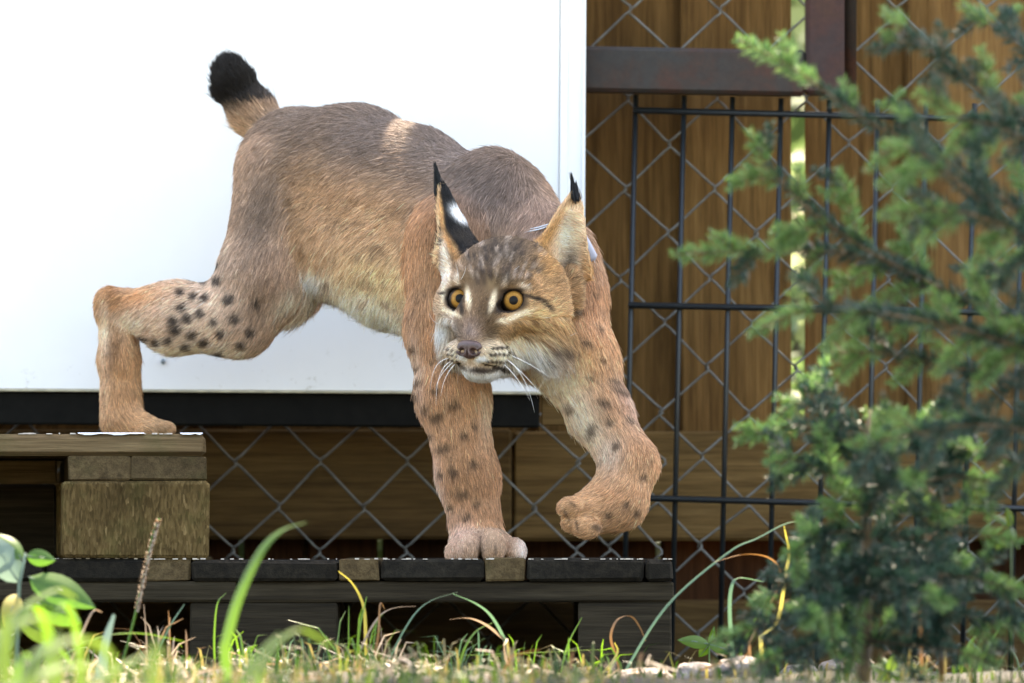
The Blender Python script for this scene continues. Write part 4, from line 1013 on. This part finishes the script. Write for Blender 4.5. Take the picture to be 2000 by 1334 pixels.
BR = [([(TX, 330, 0), (2010, 240, -.05), (1860, 130, -.06), (1770, 55, -.05), (1725, 20, -.04)], .6), ([(TX, 520, 0), (2010, 420, .02), (1850, 305, .03), (1700, 240, .02), (1560, 140, 0), (1440, 75, 0)], .8),
      ([(TX, 700, 0), (2040, 640, .06), (1860, 575, .1), (1680, 500, .1), (1500, 490, .08), (1315, 497, .06)], .7), ([(1850, 570, .1), (1680, 480, .07), (1570, 400, .05), (1500, 320, .05), (1465, 255, .05)], .9),
      ([(TX, 760, 0), (2030, 690, .0), (1870, 640, -.05), (1700, 610, -.05), (1560, 610, -.04), (1465, 655, -.04)], .65), ([(TX, 840, 0), (2040, 760, .05), (1880, 720, .1), (1730, 690, .1), (1610, 690, .1)], .65),
      ([(TX, 300, 0), (2080, 150, .1), (1960, 60, .15), (1880, 10, .18)], .25), ([(TX, 440, 0), (2100, 330, -.1), (1960, 250, -.15), (1880, 230, -.18), (1790, 180, -.2)], .2),
      ([(TX, 600, 0), (2090, 520, -.1), (1960, 440, -.2), (1850, 410, -.22), (1720, 420, -.24)], .35), ([(TX, 900, 0), (2060, 850, -.1), (1900, 830, -.15), (1780, 850, -.16), (1660, 870, -.16)], .35),
      ([(TX, 700, 0), (2120, 560, .12), (2000, 520, .18), (1900, 540, .2)], .2), ([(TX, 960, 0), (2090, 930, .1), (1950, 890, .15), (1840, 870, .16)], .3), ([(1960, 440, -.2), (1880, 360, -.2), (1800, 300, -.2), (1730, 280, -.18)], .4)]
for k, (c, fr) in enumerate(BR):
    spruce_branch(big, [PW(x, y, YB + d) for x, y, d in c], 100 + k, fresh=fr, bare=0.05, side=(0.045, 0.08), step=0.029)
YS = -1.05
x0 = P(1690, 0, YS).x
small = empty('spruce_sapling', (x0, YS, float(gh(x0, YS)))); tag(small, 'small dark spruce sapling with thin upright stem beside the stones', 'spruce')
tr_pts = [PW(1684, 1420, YS), PW(1690, 1250, YS), PW(1692, 1050, YS), PW(1690, 900, YS), PW(1700, 800, YS)]
MB().tube(np.array(tr_pts) - np.array(small.location), [.0062, .0055, .0042, .003, .0012], 8).build('stem', M['twig'], small, True)
SB = [((1690, 880), (1620, 850), (1550, 830), (1440, 862), .7, 0), ((1692, 900), (1760, 860), (1830, 830), (1900, 830), .5, .05), ((1690, 960), (1620, 930), (1560, 900), (1500, 905), .45, -.1), ((1692, 850), (1640, 800), (1570, 790), (1515, 775), .7, .04),
      ((1692, 980), (1780, 950), (1870, 930), (1960, 950), .4, -.08), ((1690, 1040), (1630, 1040), (1580, 1060), (1535, 1085), .8, -.12), ((1692, 1060), (1790, 1050), (1890, 1040), (1990, 1060), .25, 0), ((1690, 1100), (1600, 1110), (1520, 1150), (1470, 1180), .12, .1),
      ((1692, 1130), (1800, 1120), (1900, 1130), (2010, 1160), .15, -.12), ((1690, 1180), (1590, 1190), (1500, 1220), (1390, 1255), .15, .06), ((1692, 1200), (1800, 1190), (1920, 1210), (2030, 1240), .15, .08), ((1690, 1240), (1610, 1250), (1540, 1275), (1470, 1300), .12, -.12),
      ((1692, 1250), (1770, 1260), (1860, 1270), (1950, 1300), .15, -.1), ((1690, 1010), (1720, 960), (1760, 930), (1800, 940), .5, -.2), ((1692, 930), (1700, 880), (1740, 840), (1760, 800), .6, -.05), ((1692, 1150), (1740, 1130), (1800, 1150), (1850, 1180), .1, -.22),
      ((1690, 1090), (1650, 1060), (1600, 1050), (1560, 1010), .4, .12), ((1692, 1090), (1760, 1080), (1830, 1090), (1900, 1100), .2, .15), ((1690, 1160), (1640, 1170), (1600, 1190), (1570, 1220), .1, -.25)]
for k, (a, b, c, d, fr, dy) in enumerate(SB):
    spruce_branch(small, [PW(*a, YS), PW(*b, YS + dy * .35), PW(*c, YS + dy * .7), PW(*d, YS + dy)], 300 + k, side=(0.035, 0.065), step=0.03, fresh=fr, thick=0.0016)

# ------------------------------------------------------------------ grass and low plants
M['grass'] = leaf_mat('grass_blades', [(.015, .038, .006), (.035, .07, .010), (.065, .105, .018), (.15, .12, .05)], 0.4, 0.45, 9, 0.85)
M['straw'] = leaf_mat('dry_straw', [(.10, .055, .028), (.22, .15, .10), (.40, .32, .25)], 0.3, 0.5, 30, 0.8)
M['g_blue'] = leaf_mat('grass_bluegreen', [(.06, .12, .07), (.10, .17, .10)], 0.35, 0.4, 12)
M['g_green'] = leaf_mat('grass_green', [(.06, .13, .02), (.11, .19, .03)], 0.45, 0.4, 12)
M['g_yellow'] = leaf_mat('grass_yellow', [(.30, .25, .05), (.40, .34, .10)], 0.4, 0.4, 12)
M['g_brown'] = leaf_mat('grass_brown', [(.15, .075, .03), (.24, .13, .06)], 0.3, 0.5, 12)
M['leaf'] = leaf_mat('broad_leaf', [(.05, .12, .02), (.09, .18, .035)], 0.5, 0.4, 40)
M['leaf_blue'] = leaf_mat('broad_leaf_underside', [(.11, .17, .13), (.16, .22, .17)], 0.3, 0.5, 40)
M['leaf_bright'] = leaf_mat('bright_leaf', [(.05, .09, .015), (.10, .15, .035)], 0.35, 0.45, 30)
def grass_patch():
    mb = MB(); ms = MB(); r2 = np.random.default_rng(21)
    for i in range(6000):
        y = -0.22 - r2.random() ** 1.2 * 1.5; pxx = r2.uniform(-60, 2060); x = P(pxx, 0, y).x
        if pxx > 1180 and r2.random() < 0.72: continue
        g = float(gh(x, y)); cl_ = 0.5 + 0.5 * math.sin(x * 31 + 1.3) * math.sin(y * 27 + x * 11)
        h = (0.008 + 0.030 * r2.random() ** 2.5 * (0.3 + 1.2 * cl_)) * (1.0 if y > -0.8 else 0.75); a = r2.uniform(0, 6.28); ln = r2.uniform(0.15, 0.9) * h
        p0 = np.array([x, y, g - 0.003]); dv = np.array([math.cos(a), math.sin(a) * 0.7, 0])
        pts = [p0, p0 + dv * ln * .25 + np.array([0, 0, h * .5]), p0 + dv * ln * .65 + np.array([0, 0, h * .88]), p0 + dv * ln * 1.2 + np.array([0, 0, h * (0.95 if r2.random() < .6 else 0.75)])]
        w_ = r2.uniform(.0008, .0017); mb.blade(pts, [w_, w_ * .95, w_ * .7, w_ * .15], (math.sin(a), -math.cos(a), 0.2), 0.3)
    for i in range(420):
        y = -0.18 - r2.random() ** 1.2 * 1.1; pxx = r2.uniform(-60, 2060); x = P(pxx, 0, y).x
        if pxx > 1250 and r2.random() < 0.8: continue
        g = float(gh(x, y)); a = r2.uniform(0, 6.28); l_ = r2.uniform(.012, .05); z0 = g + r2.random() * 0.012; el_ = r2.normal(0.15, 0.3)
        dv = np.array([math.cos(a) * math.cos(el_), math.sin(a) * math.cos(el_), math.sin(el_)]); p0 = np.array([x, y, z0]); kink = r2.normal(0, 0.004, 3)
        w_ = r2.uniform(.0007, .0017); ms.blade([p0, p0 + dv * l_ * .5 + kink, p0 + dv * l_], [w_, w_, w_ * .5], (math.sin(a), -math.cos(a), 0.5), 0.2)
    o = mb.build('grass', M['grass']); tag(o, 'short green grass growing on the bank before the pallets', 'grass', kind='stuff')
    o = ms.build('straw_litter', M['straw']); tag(o, 'dry straw and dead blades lying in the grass', 'straw', kind='stuff')
grass_patch()
def tuft_of_grass(px, y, n, hmax, spread, mats, label, seed):
    r2 = np.random.default_rng(seed); x0 = P(px, 0, y).x; loc = np.array([x0, y, float(gh(x0, y)) - .003]); s = sc(y); mb = MB()
    for i in range(n):
        a = r2.uniform(-1, 1); h = hmax * s * r2.uniform(.4, 1); ln = a * h * r2.uniform(.3, 1.0); b = np.array([r2.normal(0, spread * s), r2.normal(0, .012), 0])
        dr = h * r2.uniform(-.25, .1) if abs(a) > .5 else 0; dy = r2.normal(0, .25) * h; w_ = r2.uniform(.0009, .0018)
        mb.blade([b, b + (ln * .15, dy * .2, h * .45), b + (ln * .5, dy * .6, h * .85), b + (ln * 1.05, dy, h + dr)], [w_, w_ * .95, w_ * .7, w_ * .15], (r2.normal(0, 1), -1, .2), .3)
    o = mb.build('grass_tuft', M[mats]); o.location = loc; tag(o, label, 'grass tuft')
def blade(name, pix, y, w_, mat, label, cat='grass', group=None, dy=0.0, tube=False, tip=0.25):
    pts = catmull([PW(a, b, y + dy * i) for i, (a, b) in enumerate(pix)], 6); s = sc(y); n = len(pts)
    base = Vector(pts[0]); gz = float(gh(base.x, base.y))
    if base.z > gz: pts = np.concatenate([[np.array([base.x + 0.002, base.y, gz - 0.004])], pts]); n += 1
    loc = np.array([pts[0][0], pts[0][1], gz]); ws = [w_ * s * .5 * (1 - (1 - tip) * (i / (n - 1)) ** 2) for i in range(n)]
    mb = MB()
    if tube: mb.tube(pts - loc, ws, 6)
    else: mb.blade(pts - loc, ws, (0.75, -0.65, 0.1), 0.35)
    o = mb.build(name, M[mat], None, True); o.location = loc; tag(o, label, cat, group); return o
tuft_of_grass(708, -.44, 16, 150, 22, 'g_green', 'green grass tuft at the foot of the orange-tipped stalk', 1)
tuft_of_grass(745, -.42, 9, 130, 26, 'straw', 'dry tan grass tuft beside the orange-tipped stalk', 2)
tuft_of_grass(905, -.45, 12, 120, 30, 'g_blue', 'blue-green grass tuft around the forked stem', 3)
tuft_of_grass(1165, -.43, 11, 90, 26, 'g_green', 'low green grass tuft beside the brown hooked tendril', 4)
tuft_of_grass(470, -.5, 14, 100, 34, 'g_green', 'low green grass tuft below the wide bowing blade', 5)
tuft_of_grass(340, -.48, 12, 120, 30, 'straw', 'dry straw tuft right of the seed stalk', 6)
tuft_of_grass(590, -.45, 12, 80, 34, 'g_blue', 'short blue-green tuft left of the orange-tipped stalk', 7)
tuft_of_grass(1020, -.44, 12, 90, 30, 'g_green', 'low green tuft right of the forked stem', 8)
blade('grass_stalk', [(1208, 1330), (1300, 1185), (1420, 1080), (1480, 1050), (1548, 1019), (1600, 1040), (1690, 1105)], -0.46, 7, 'g_blue', 'long blue-green grass blade arching from the pallet corner over the wire', dy=-0.01)
blade('grass_stalk', [(1484, 1243), (1518, 1208), (1533, 1120), (1540, 1080), (1531, 1028)], -0.50, 11, 'g_yellow', 'bright yellow bent grass blade standing below the spruce tip')
blade('grass_stalk', [(1462, 1255), (1500, 1185), (1524, 1125), (1505, 1092), (1455, 1083), (1395, 1098)], -0.48, 8, 'g_brown', 'brown dry grass blade curling over behind the yellow one')
blade('grass_stalk', [(1432, 1300), (1424, 1200), (1428, 1145), (1445, 1128), (1492, 1136)], -0.48, 11, 'g_blue', 'pale upright grass blade folded over at its top near the stones')
blade('grass_stalk', [(1445, 1270), (1470, 1215), (1500, 1165)], -0.47, 9, 'g_green', 'short green grass blade leaning between the pale and brown blades')
st_ = blade('seed_stalk', [(226, 1345), (262, 1210), (285, 1110), (300, 1040), (312, 1012)], -0.55, 6, 'g_green', 'tall grass stalk with a slim seed head before the chip block', tube=True, tip=.6)
hp = catmull([PW(268, 1195, -.55), PW(288, 1100, -.55), PW(310, 1018, -.55)], 8) - np.array(st_.location)
r2 = np.random.default_rng(5); hm = MB(); hm.tube(hp, [.0016] * len(hp), 6)
for i in range(240):
    k = r2.integers(0, len(hp) - 1); p = hp[k] + (hp[k + 1] - hp[k]) * r2.random(); a = r2.uniform(0, 6.28); d = np.array([math.cos(a), math.sin(a), 0.9]) ; d /= np.linalg.norm(d)
    hm.blade([p, p + d * .0025, p + d * .0048], [.0007, .0011, .0003], (-math.sin(a), math.cos(a), 0), .4)
hm.build('seed_head', M['straw'], st_)
blade('grass_stalk', [(436, 1262), (462, 1170), (505, 1080), (548, 1035), (598, 1020)], -1.35, 28, 'g_green', 'wide soft grass blade bowing right before the lower pallet boards')
blade('grass_stalk', [(712, 1325), (713, 1230), (708, 1180), (688, 1140), (661, 1116)], -0.42, 9, 'g_yellow', 'orange-tipped grass stalk rising to a pale filler strip')
blade('grass_stalk', [(690, 1320), (705, 1265), (735, 1210), (765, 1188), (812, 1184)], -0.43, 7, 'straw', 'tan dry grass blade bending right in the orange-tipped tuft')
blade('grass_stalk', [(695, 1325), (700, 1240), (716, 1165)], -0.43, 8, 'g_green', 'straight green grass blade in the orange-tipped tuft')
blade('grass_stalk', [(705, 1330), (735, 1260), (742, 1180), (752, 1190)], -0.44, 7, 'g_brown', 'brown curled grass blade in the orange-tipped tuft')
blade('grass_stalk', [(740, 1330), (790, 1228), (832, 1178), (893, 1156)], -0.44, 6, 'g_blue', 'thin blue-green grass stem arching up to a dry tip below the paw')
blade('grass_stalk', [(1008, 1345), (990, 1265), (962, 1208), (930, 1180), (884, 1160)], -0.46, 9, 'g_blue', 'forked blue-green grass stem leaning left below the planted paw')
blade('grass_stalk', [(985, 1250), (950, 1222), (915, 1208), (878, 1210)], -0.46, 8, 'straw', 'pale dry blade branching from the forked grass stem')
blade('grass_stalk', [(890, 1335), (905, 1270), (930, 1232), (962, 1216)], -0.45, 8, 'g_green', 'fresh green grass blade crossing behind the forked stem')
blade('grass_stalk', [(1090, 1335), (1108, 1260), (1136, 1206)], -0.42, 6, 'g_green', 'slim upright green grass blade before the dark gap under the pallet')
blade('grass_stalk', [(1206, 1290), (1192, 1245), (1205, 1210), (1232, 1203), (1250, 1225), (1261, 1252)], -0.40, 7, 'g_brown', 'brown grass tendril curled into a hook before the end block')
blade('grass_stalk', [(880, 1280), (1000, 1276), (1180, 1268)], -0.43, 5, 'g_green', 'thin green blade lying level across the pallet shadow')
blade('grass_stalk', [(1150, 1335), (1180, 1310), (1205, 1275), (1200, 1255)], -0.43, 9, 'g_yellow', 'yellow-green split blade below the brown hook')
blade('grass_stalk', [(421, 1325), (418, 1250), (424, 1180), (442, 1158)], -0.46, 6, 'g_green', 'green grass stem with a pink bent tip before the lower pallet')
blade('grass_stalk', [(300, 1290), (330, 1225), (360, 1180)], -0.49, 8, 'g_blue', 'grey-blue straight stem slanting beside the seed stalk')
blade('grass_stalk', [(332, 1320), (331, 1240), (329, 1192)], -0.48, 6, 'g_brown', 'short brown upright stub right of the seed stalk')
blade('grass_stalk', [(283, 1330), (286, 1260), (281, 1180)], -0.48, 6, 'straw', 'short pale upright stub with a white tip beside the seed stalk')
blade('grass_stalk', [(190, 1335), (205, 1250), (222, 1200)], -0.9, 30, 'leaf_blue', 'blurred grey-green pointed blade between leaves and seed stalk')
blade('grass_stalk', [(120, 1335), (150, 1260), (180, 1195), (200, 1195)], -0.7, 8, 'straw', 'thin tan stem bending left of the grey-green blade')
blade('grass_stalk', [(90, 1300), (180, 1248), (270, 1236), (360, 1252)], -0.7, 8, 'g_green', 'long green blade arching low behind the bright leaves')
for (pix, y, w_) in [([(40, 1350), (70, 1280), (140, 1245), (205, 1262), (235, 1340)], -2.5, 52), ([(-40, 1330), (10, 1240), (60, 1205), (130, 1215)], -2.3, 44), ([(150, 1350), (250, 1290), (330, 1270)], -2.2, 34), ([(500, 1310), (545, 1250), (590, 1228), (650, 1262)], -2.0, 24), ([(-30, 1290), (40, 1190), (110, 1150), (150, 1168)], -1.8, 30), ([(0, 1345), (110, 1300), (200, 1300)], -2.4, 60), ([(470, 1330), (510, 1270), (545, 1235)], -1.8, 22)]:
    blade('grass_stalk', pix, y, w_, 'leaf_bright', 'blurred bright green blade close in front at the bank', group='blurred blades in front')
_q = np.random.default_rng(8)
for k in range(10):
    x = _q.uniform(-60, 300); y = _q.uniform(-2.6, -1.2); hgt = _q.uniform(60, 170); ln_ = _q.uniform(-90, 130); t_ = 1345 - hgt
    blade('grass_stalk', [(x, 1360), (x + ln_ * .15, 1345 - hgt * .6), (x + ln_ * .5, t_), (x + ln_, t_ + _q.uniform(5, 50))], y, _q.uniform(20, 46), 'leaf_bright' if k % 3 else 'g_green', 'blurred bright green blade close in front at the bank', group='blurred blades in front')
def leaf_shape(parent, a, tipp, y, w_, mat, name='leaf', dyt=0.0, twist=0.3):
    A = PW(*a, y); B = PW(*tipp, y + dyt); n = 8; ax = B - A; ln = np.linalg.norm(ax); loc = np.array(parent.location)
    sdv = np.cross(ax / ln, np.array([twist, -1.0, 0.25])); sdv /= np.linalg.norm(sdv); nn = np.cross(ax / ln, sdv); s = sc(y); v = []; f = []
    cols = 5
    for i in range(n + 1):
        t = i / n; wd = w_ * s * .5 * (math.sin(math.pi * t ** 0.8) ** 0.85 + 0.02)
        for k in range(cols):
            q = (k / (cols - 1) - .5) * 2; v.append(A + ax * t + sdv * wd * q + nn * (abs(q) ** 1.2 * wd * .28 - 0.10 * ln * math.sin(math.pi * t)) - loc)
    for i in range(n):
        for k in range(cols - 1): f.append((i * cols + k, i * cols + k + 1, (i + 1) * cols + k + 1, (i + 1) * cols + k))
    o = obj(name, mesh_from(name, v, f, M[mat], True), parent)
    mr = MB().tube([A - loc, A + ax * .5 - nn * .10 * ln - loc - nn * .0, A + ax * .95 - loc - nn * .02 * ln], [.0007, .0005, .0002], 5)
    mr.build('midrib', M['leaf_blue'], o, True); return o
YL = -0.75
pl = empty('leafy_plant', (P(30, 0, YL).x, YL, float(gh(P(30, 0, YL).x, YL)))); tag(pl, 'broad-leaved seedling with oval green leaves before the chip block', 'plant')
MB().tube(np.array([PW(28, 1400, YL), PW(34, 1250, YL), PW(38, 1140, YL), PW(50, 1080, YL)]) - np.array(pl.location), [.0022, .002, .0016, .0012], 7).build('stem', M['leaf_blue'], pl, True)
for a, b, w_, m_, dy in [((57, 1127), (187, 1188), 62, 'leaf', -.02), ((52, 1086), (109, 1094), 34, 'leaf', .01), ((38, 1138), (-30, 1040), 62, 'leaf_blue', 0.0), ((44, 1092), (-12, 1042), 40, 'leaf', .02), ((72, 1178), (160, 1216), 55, 'leaf', .03), ((36, 1160), (6, 1225), 40, 'g_yellow', -.02), ((34, 1200), (110, 1262), 46, 'leaf_bright', .03), ((30, 1240), (-40, 1275), 50, 'leaf_bright', -.03)]:
    leaf_shape(pl, a, b, YL, w_, m_, dyt=dy)
def small_plant(px, py, y, leaves, mat, label):
    o = empty('low_plant', (P(px, 0, y).x, y, float(gh(P(px, 0, y).x, y)))); tag(o, label, 'plant'); loc = np.array(o.location)
    MB().tube([np.array((0, 0, -.004)), PW(px, py, y) - loc], [.0012, .0008], 5).build('stem', M[mat], o, True)
    for (dx, dy, w_) in leaves: leaf_shape(o, (px, py), (px + dx, py + dy), y, w_, mat, dyt=random.uniform(-.02, .02))
small_plant(1385, 1258, -0.3, [(-62, -8, 26), (50, 18, 24), (-20, 25, 20), (10, -35, 12)], 'g_green', 'small dark green herb beside the pale stones under the wire mesh')
small_plant(1738, 1312, -0.8, [(-38, -12, 22), (40, -6, 24), (8, -34, 22), (-26, 16, 20), (34, 20, 20), (-14, -28, 18)], 'leaf_bright', 'bright yellow-green low herb at the foot of the spruce sapling')
small_plant(1975, 1030, -0.9, [(-35, -25, 16), (-10, -40, 18), (5, 30, 16), (-30, 45, 18)], 'leaf_bright', 'bright herb on a thin stalk right of the spruce sapling')
blade('dry_tendril', [(1795, 1130), (1800, 1085), (1815, 1050), (1850, 1030), (1900, 1026)], -0.9, 8, 'g_brown', 'tan dry stem bending right behind the spruce sapling', 'stem')
blade('dry_tendril', [(1835, 1040), (1842, 985), (1850, 955), (1838, 936), (1820, 936), (1812, 952), (1826, 968)], -0.9, 10, 'g_brown', 'orange-brown dry tendril curled into a ring beside the spruce', 'stem', tube=True, tip=.7)
for (pix, lab) in [([(1900, 1340), (1925, 1270), (1960, 1215)], 'stiff pale stalk with white tip at the foot of the sapling'), ([(1850, 1345), (1890, 1260), (1910, 1240)], 'thin green stalk leaning right of the sapling stem')]:
    blade('grass_stalk', pix, -0.6, 9, 'g_green', lab)
# stones
def stone_mat():
    m, t, b = new_mat('pale_stone'); n = noise(t, mapped(t), 60, 7, 0.75); n2 = noise(t, mapped(t), 18, 4)
    c = ramp(t, [(0.35, (.06, .05, .045)), (0.48, (.24, .20, .18)), (0.65, (.42, .37, .345))], n); c = mix(t, c, ramp(t, [(0.35, (.7, .6, .55)), (0.65, (1, 1, 1))], n2), .8, 'MULTIPLY')
    t.links.new(c, b.inputs['Base Color']); b.inputs['Roughness'].default_value = .85; bump(t, b, n, 0.9, 0.004); return m
M['stone'] = stone_mat()
bv, bf = sphere(18, 12); bv = np.array(bv)
SG = [(1255, 1327, 60, 22, -.48), (1360, 1318, 42, 26, -.49), (1446, 1312, 52, 30, -.52), (1405, 1334, 36, 16, -.34), (1320, 1336, 26, 12, -.3), (1560, 1320, 40, 24, -.22), (1640, 1316, 44, 28, -.2), (1595, 1332, 30, 16, -.28), (1700, 1330, 36, 18, -.24), (1800, 1330, 40, 16, -.5), (1880, 1334, 34, 16, -.45), (1180, 1338, 40, 12, -.3), (1520, 1338, 36, 14, -.34), (1960, 1340, 46, 18, -.4)]
for i, (x, y, a, b, Y) in enumerate(SG):
    r3 = np.random.default_rng(60 + i); s = sc(Y); off = r3.uniform(-90, 90, 3); q = bv.copy()
    q = q * (1 + 0.16 * vnoise(q * 30 + off, 14)[:, None] + 0.06 * vnoise(q * 30 + off, 5)[:, None]); q = np.sign(q) * np.abs(q) ** 0.85
    q = q * np.array([a * s, a * s * .8, b * s]); c = np.array(P(x, y, Y)); g = float(gh(c[0], Y)); q[:, 2] = np.where(q[:, 2] < 0, np.minimum(q[:, 2], q[:, 2] - max(0, c[2] - g) * (q[:, 2] < -b * s * .3)), q[:, 2])
    o = obj('stone', mesh_from('stone', q, bf, M['stone'], False)); o.location = c
    tag(o, 'rough pale stone lying in the row below the wire mesh', 'stone', 'stones below the wire mesh')
# ------------------------------------------------------------------ greenery behind the fence and an unseen tree added to shade the place
M['bush'] = leaf_mat('bush_leaves', [(.05, .09, .03), (.10, .14, .06), (.20, .23, .13)], 0.4, 0.5, 3, 0.8)
M['bark'] = plain_mat('tree_bark', (.09, .07, .05), 0.9, 0, 0.4, 25, 0.6)
def leaf_cloud(centres, per, spread, size, seed):
    r2 = np.random.default_rng(seed); n = len(centres) * per; c = np.repeat(np.asarray(centres), per, 0) + r2.normal(0, 1, (n, 3)) * np.asarray(spread)
    a = r2.normal(size=(n, 3)); a /= np.linalg.norm(a, axis=1, keepdims=True); b = np.cross(a, r2.normal(size=(n, 3))); b /= np.linalg.norm(b, axis=1, keepdims=True)
    l_ = size * r2.uniform(.6, 1.3, (n, 1)); w_ = l_ * .38
    v = np.stack([c - a * l_ * .5, c + b * w_, c + a * l_ * .5, c - b * w_], 1).reshape(-1, 3); f = np.arange(n * 4).reshape(-1, 4); return v, f
def shrub(x, y, h, rx, seed):
    r2 = np.random.default_rng(seed); o = empty('shrub', (x, y, 0)); tag(o, 'sunlit leafy shrub growing behind the timber fence', 'shrub', 'shrubs behind the fence')
    mb = MB()
    for k in range(5): a = r2.uniform(0, 6.28); mb.tube([(0, 0, 0), (math.cos(a) * rx * .3, math.sin(a) * rx * .3, h * .45), (math.cos(a) * rx * .6, math.sin(a) * rx * .6, h * .8)], [.02, .012, .004], 6)
    mb.build('stem', M['bark'], o, True)
    ce = [np.array([math.cos(q) * rx * r_, math.sin(q) * rx * r_, h * (0.12 + .86 * z)]) * np.array([1, 1, 1]) for q, r_, z in zip(r2.uniform(0, 6.28, 110), np.sqrt(r2.random(110)), r2.random(110))]
    v, f = leaf_cloud(ce, 13, (.10, .10, .08), .07, seed); me = bpy.data.meshes.new('foliage'); me.from_pydata(v.tolist(), [], f.tolist()); me.materials.append(M['bush']); obj('foliage', me, o)
for i, (x, y, h, rx) in enumerate([(-.3, 3.4, 1.3, .55), (.45, 2.8, 1.1, .5), (.42, 4.6, 1.8, .7), (1.3, 3.6, 1.5, .6), (2.2, 3.0, 1.4, .6), (-1.3, 3.2, 1.4, .6), (.1, 6.5, 2.4, 1.0), (1.2, 7.0, 2.6, 1.1), (-.35, 1.75, .32, .3), (.15, 1.85, .36, .32), (-.12, 2.3, .4, .35), (.5, 1.7, .3, .25)]): shrub(x, y, h, rx, 900 + i)
tree = empty('added_shade_tree', (-1.9, 4.3, 0)); tag(tree, 'unseen broadleaf tree added behind the fence to shade the pallets', 'tree')
def make_shade():
    r2 = np.random.default_rng(77); loc = np.array(tree.location); s = np.array(sdir); LIT = []
    def lit(px, py, y, r): p = PW(px, py, y); LIT.append((p - s * (p[2] / s[2]), r))     # sun reaches this point
    for x, y, r in [(180, -.9, .13), (60, -1.4, .2), (250, -1.9, .3), (20, -2.4, .4), (420, -.5, .04), (620, -.46, .05), (720, -.5, .06), (870, -.56, .03), (1000, -.56, .03), (540, -.7, .05), (1150, -.48, .03), (330, -.5, .04), (1350, -.5, .1), (1450, -.5, .1), (600, -1.2, .06), (1250, -.45, .03), (1000, -.9, .04)]:
        p = np.array([P(x, 0, y).x, y, 0.05]); LIT.append((p - s * (p[2] / s[2]), r))
    lit(765, 268, 0.126, .08); lit(1531, 1100, -.5, .04); lit(1580, 1065, -1.1, .03); lit(1738, 1310, -.8, .04); lit(1900, 1215, -.6, .03)
    lit(1500, 160, -1.2, .03); lit(120, 1150, -.75, .05)
    ce = []
    while len(ce) < 1300:
        q = np.array([r2.uniform(-2.0, 2.1), r2.uniform(-2.0, 1.2), 0.0]); rc_ = r2.uniform(.10, .17)
        if any((q[0] - p[0]) ** 2 + ((q[1] - p[1]) * .8) ** 2 < (r + .085) ** 2 for p, r in LIT): continue  # gaps left in the crown where sun patches are wanted
        ce.append((q + s * r2.uniform(5.2, 8.0) / 1.0) - loc)
    v, f = leaf_cloud(ce, 14, (.06, .06, .06), .11, 31)
    me = bpy.data.meshes.new('crown'); me.from_pydata(v.tolist(), [], f.tolist()); me.materials.append(M['bush']); obj('crown', me, tree)
    mb = MB(); mb.tube([(0, 0, -.1), (.05, -.05, 2), (.3, -.2, 3.6), (.9, -.4, 4.6)], [.16, .13, .11, .07], 12)
    for k in range(9):
        e = ce[int(r2.integers(0, len(ce)))]; mb.tube([(.3, -.2, 3.6), (np.array([.3, -.2, 3.6]) + e) / 2 + np.array([0, 0, .15]), e], [.05, .03, .01], 7)
    mb.build('trunk', M['bark'], tree, True)
make_shade()
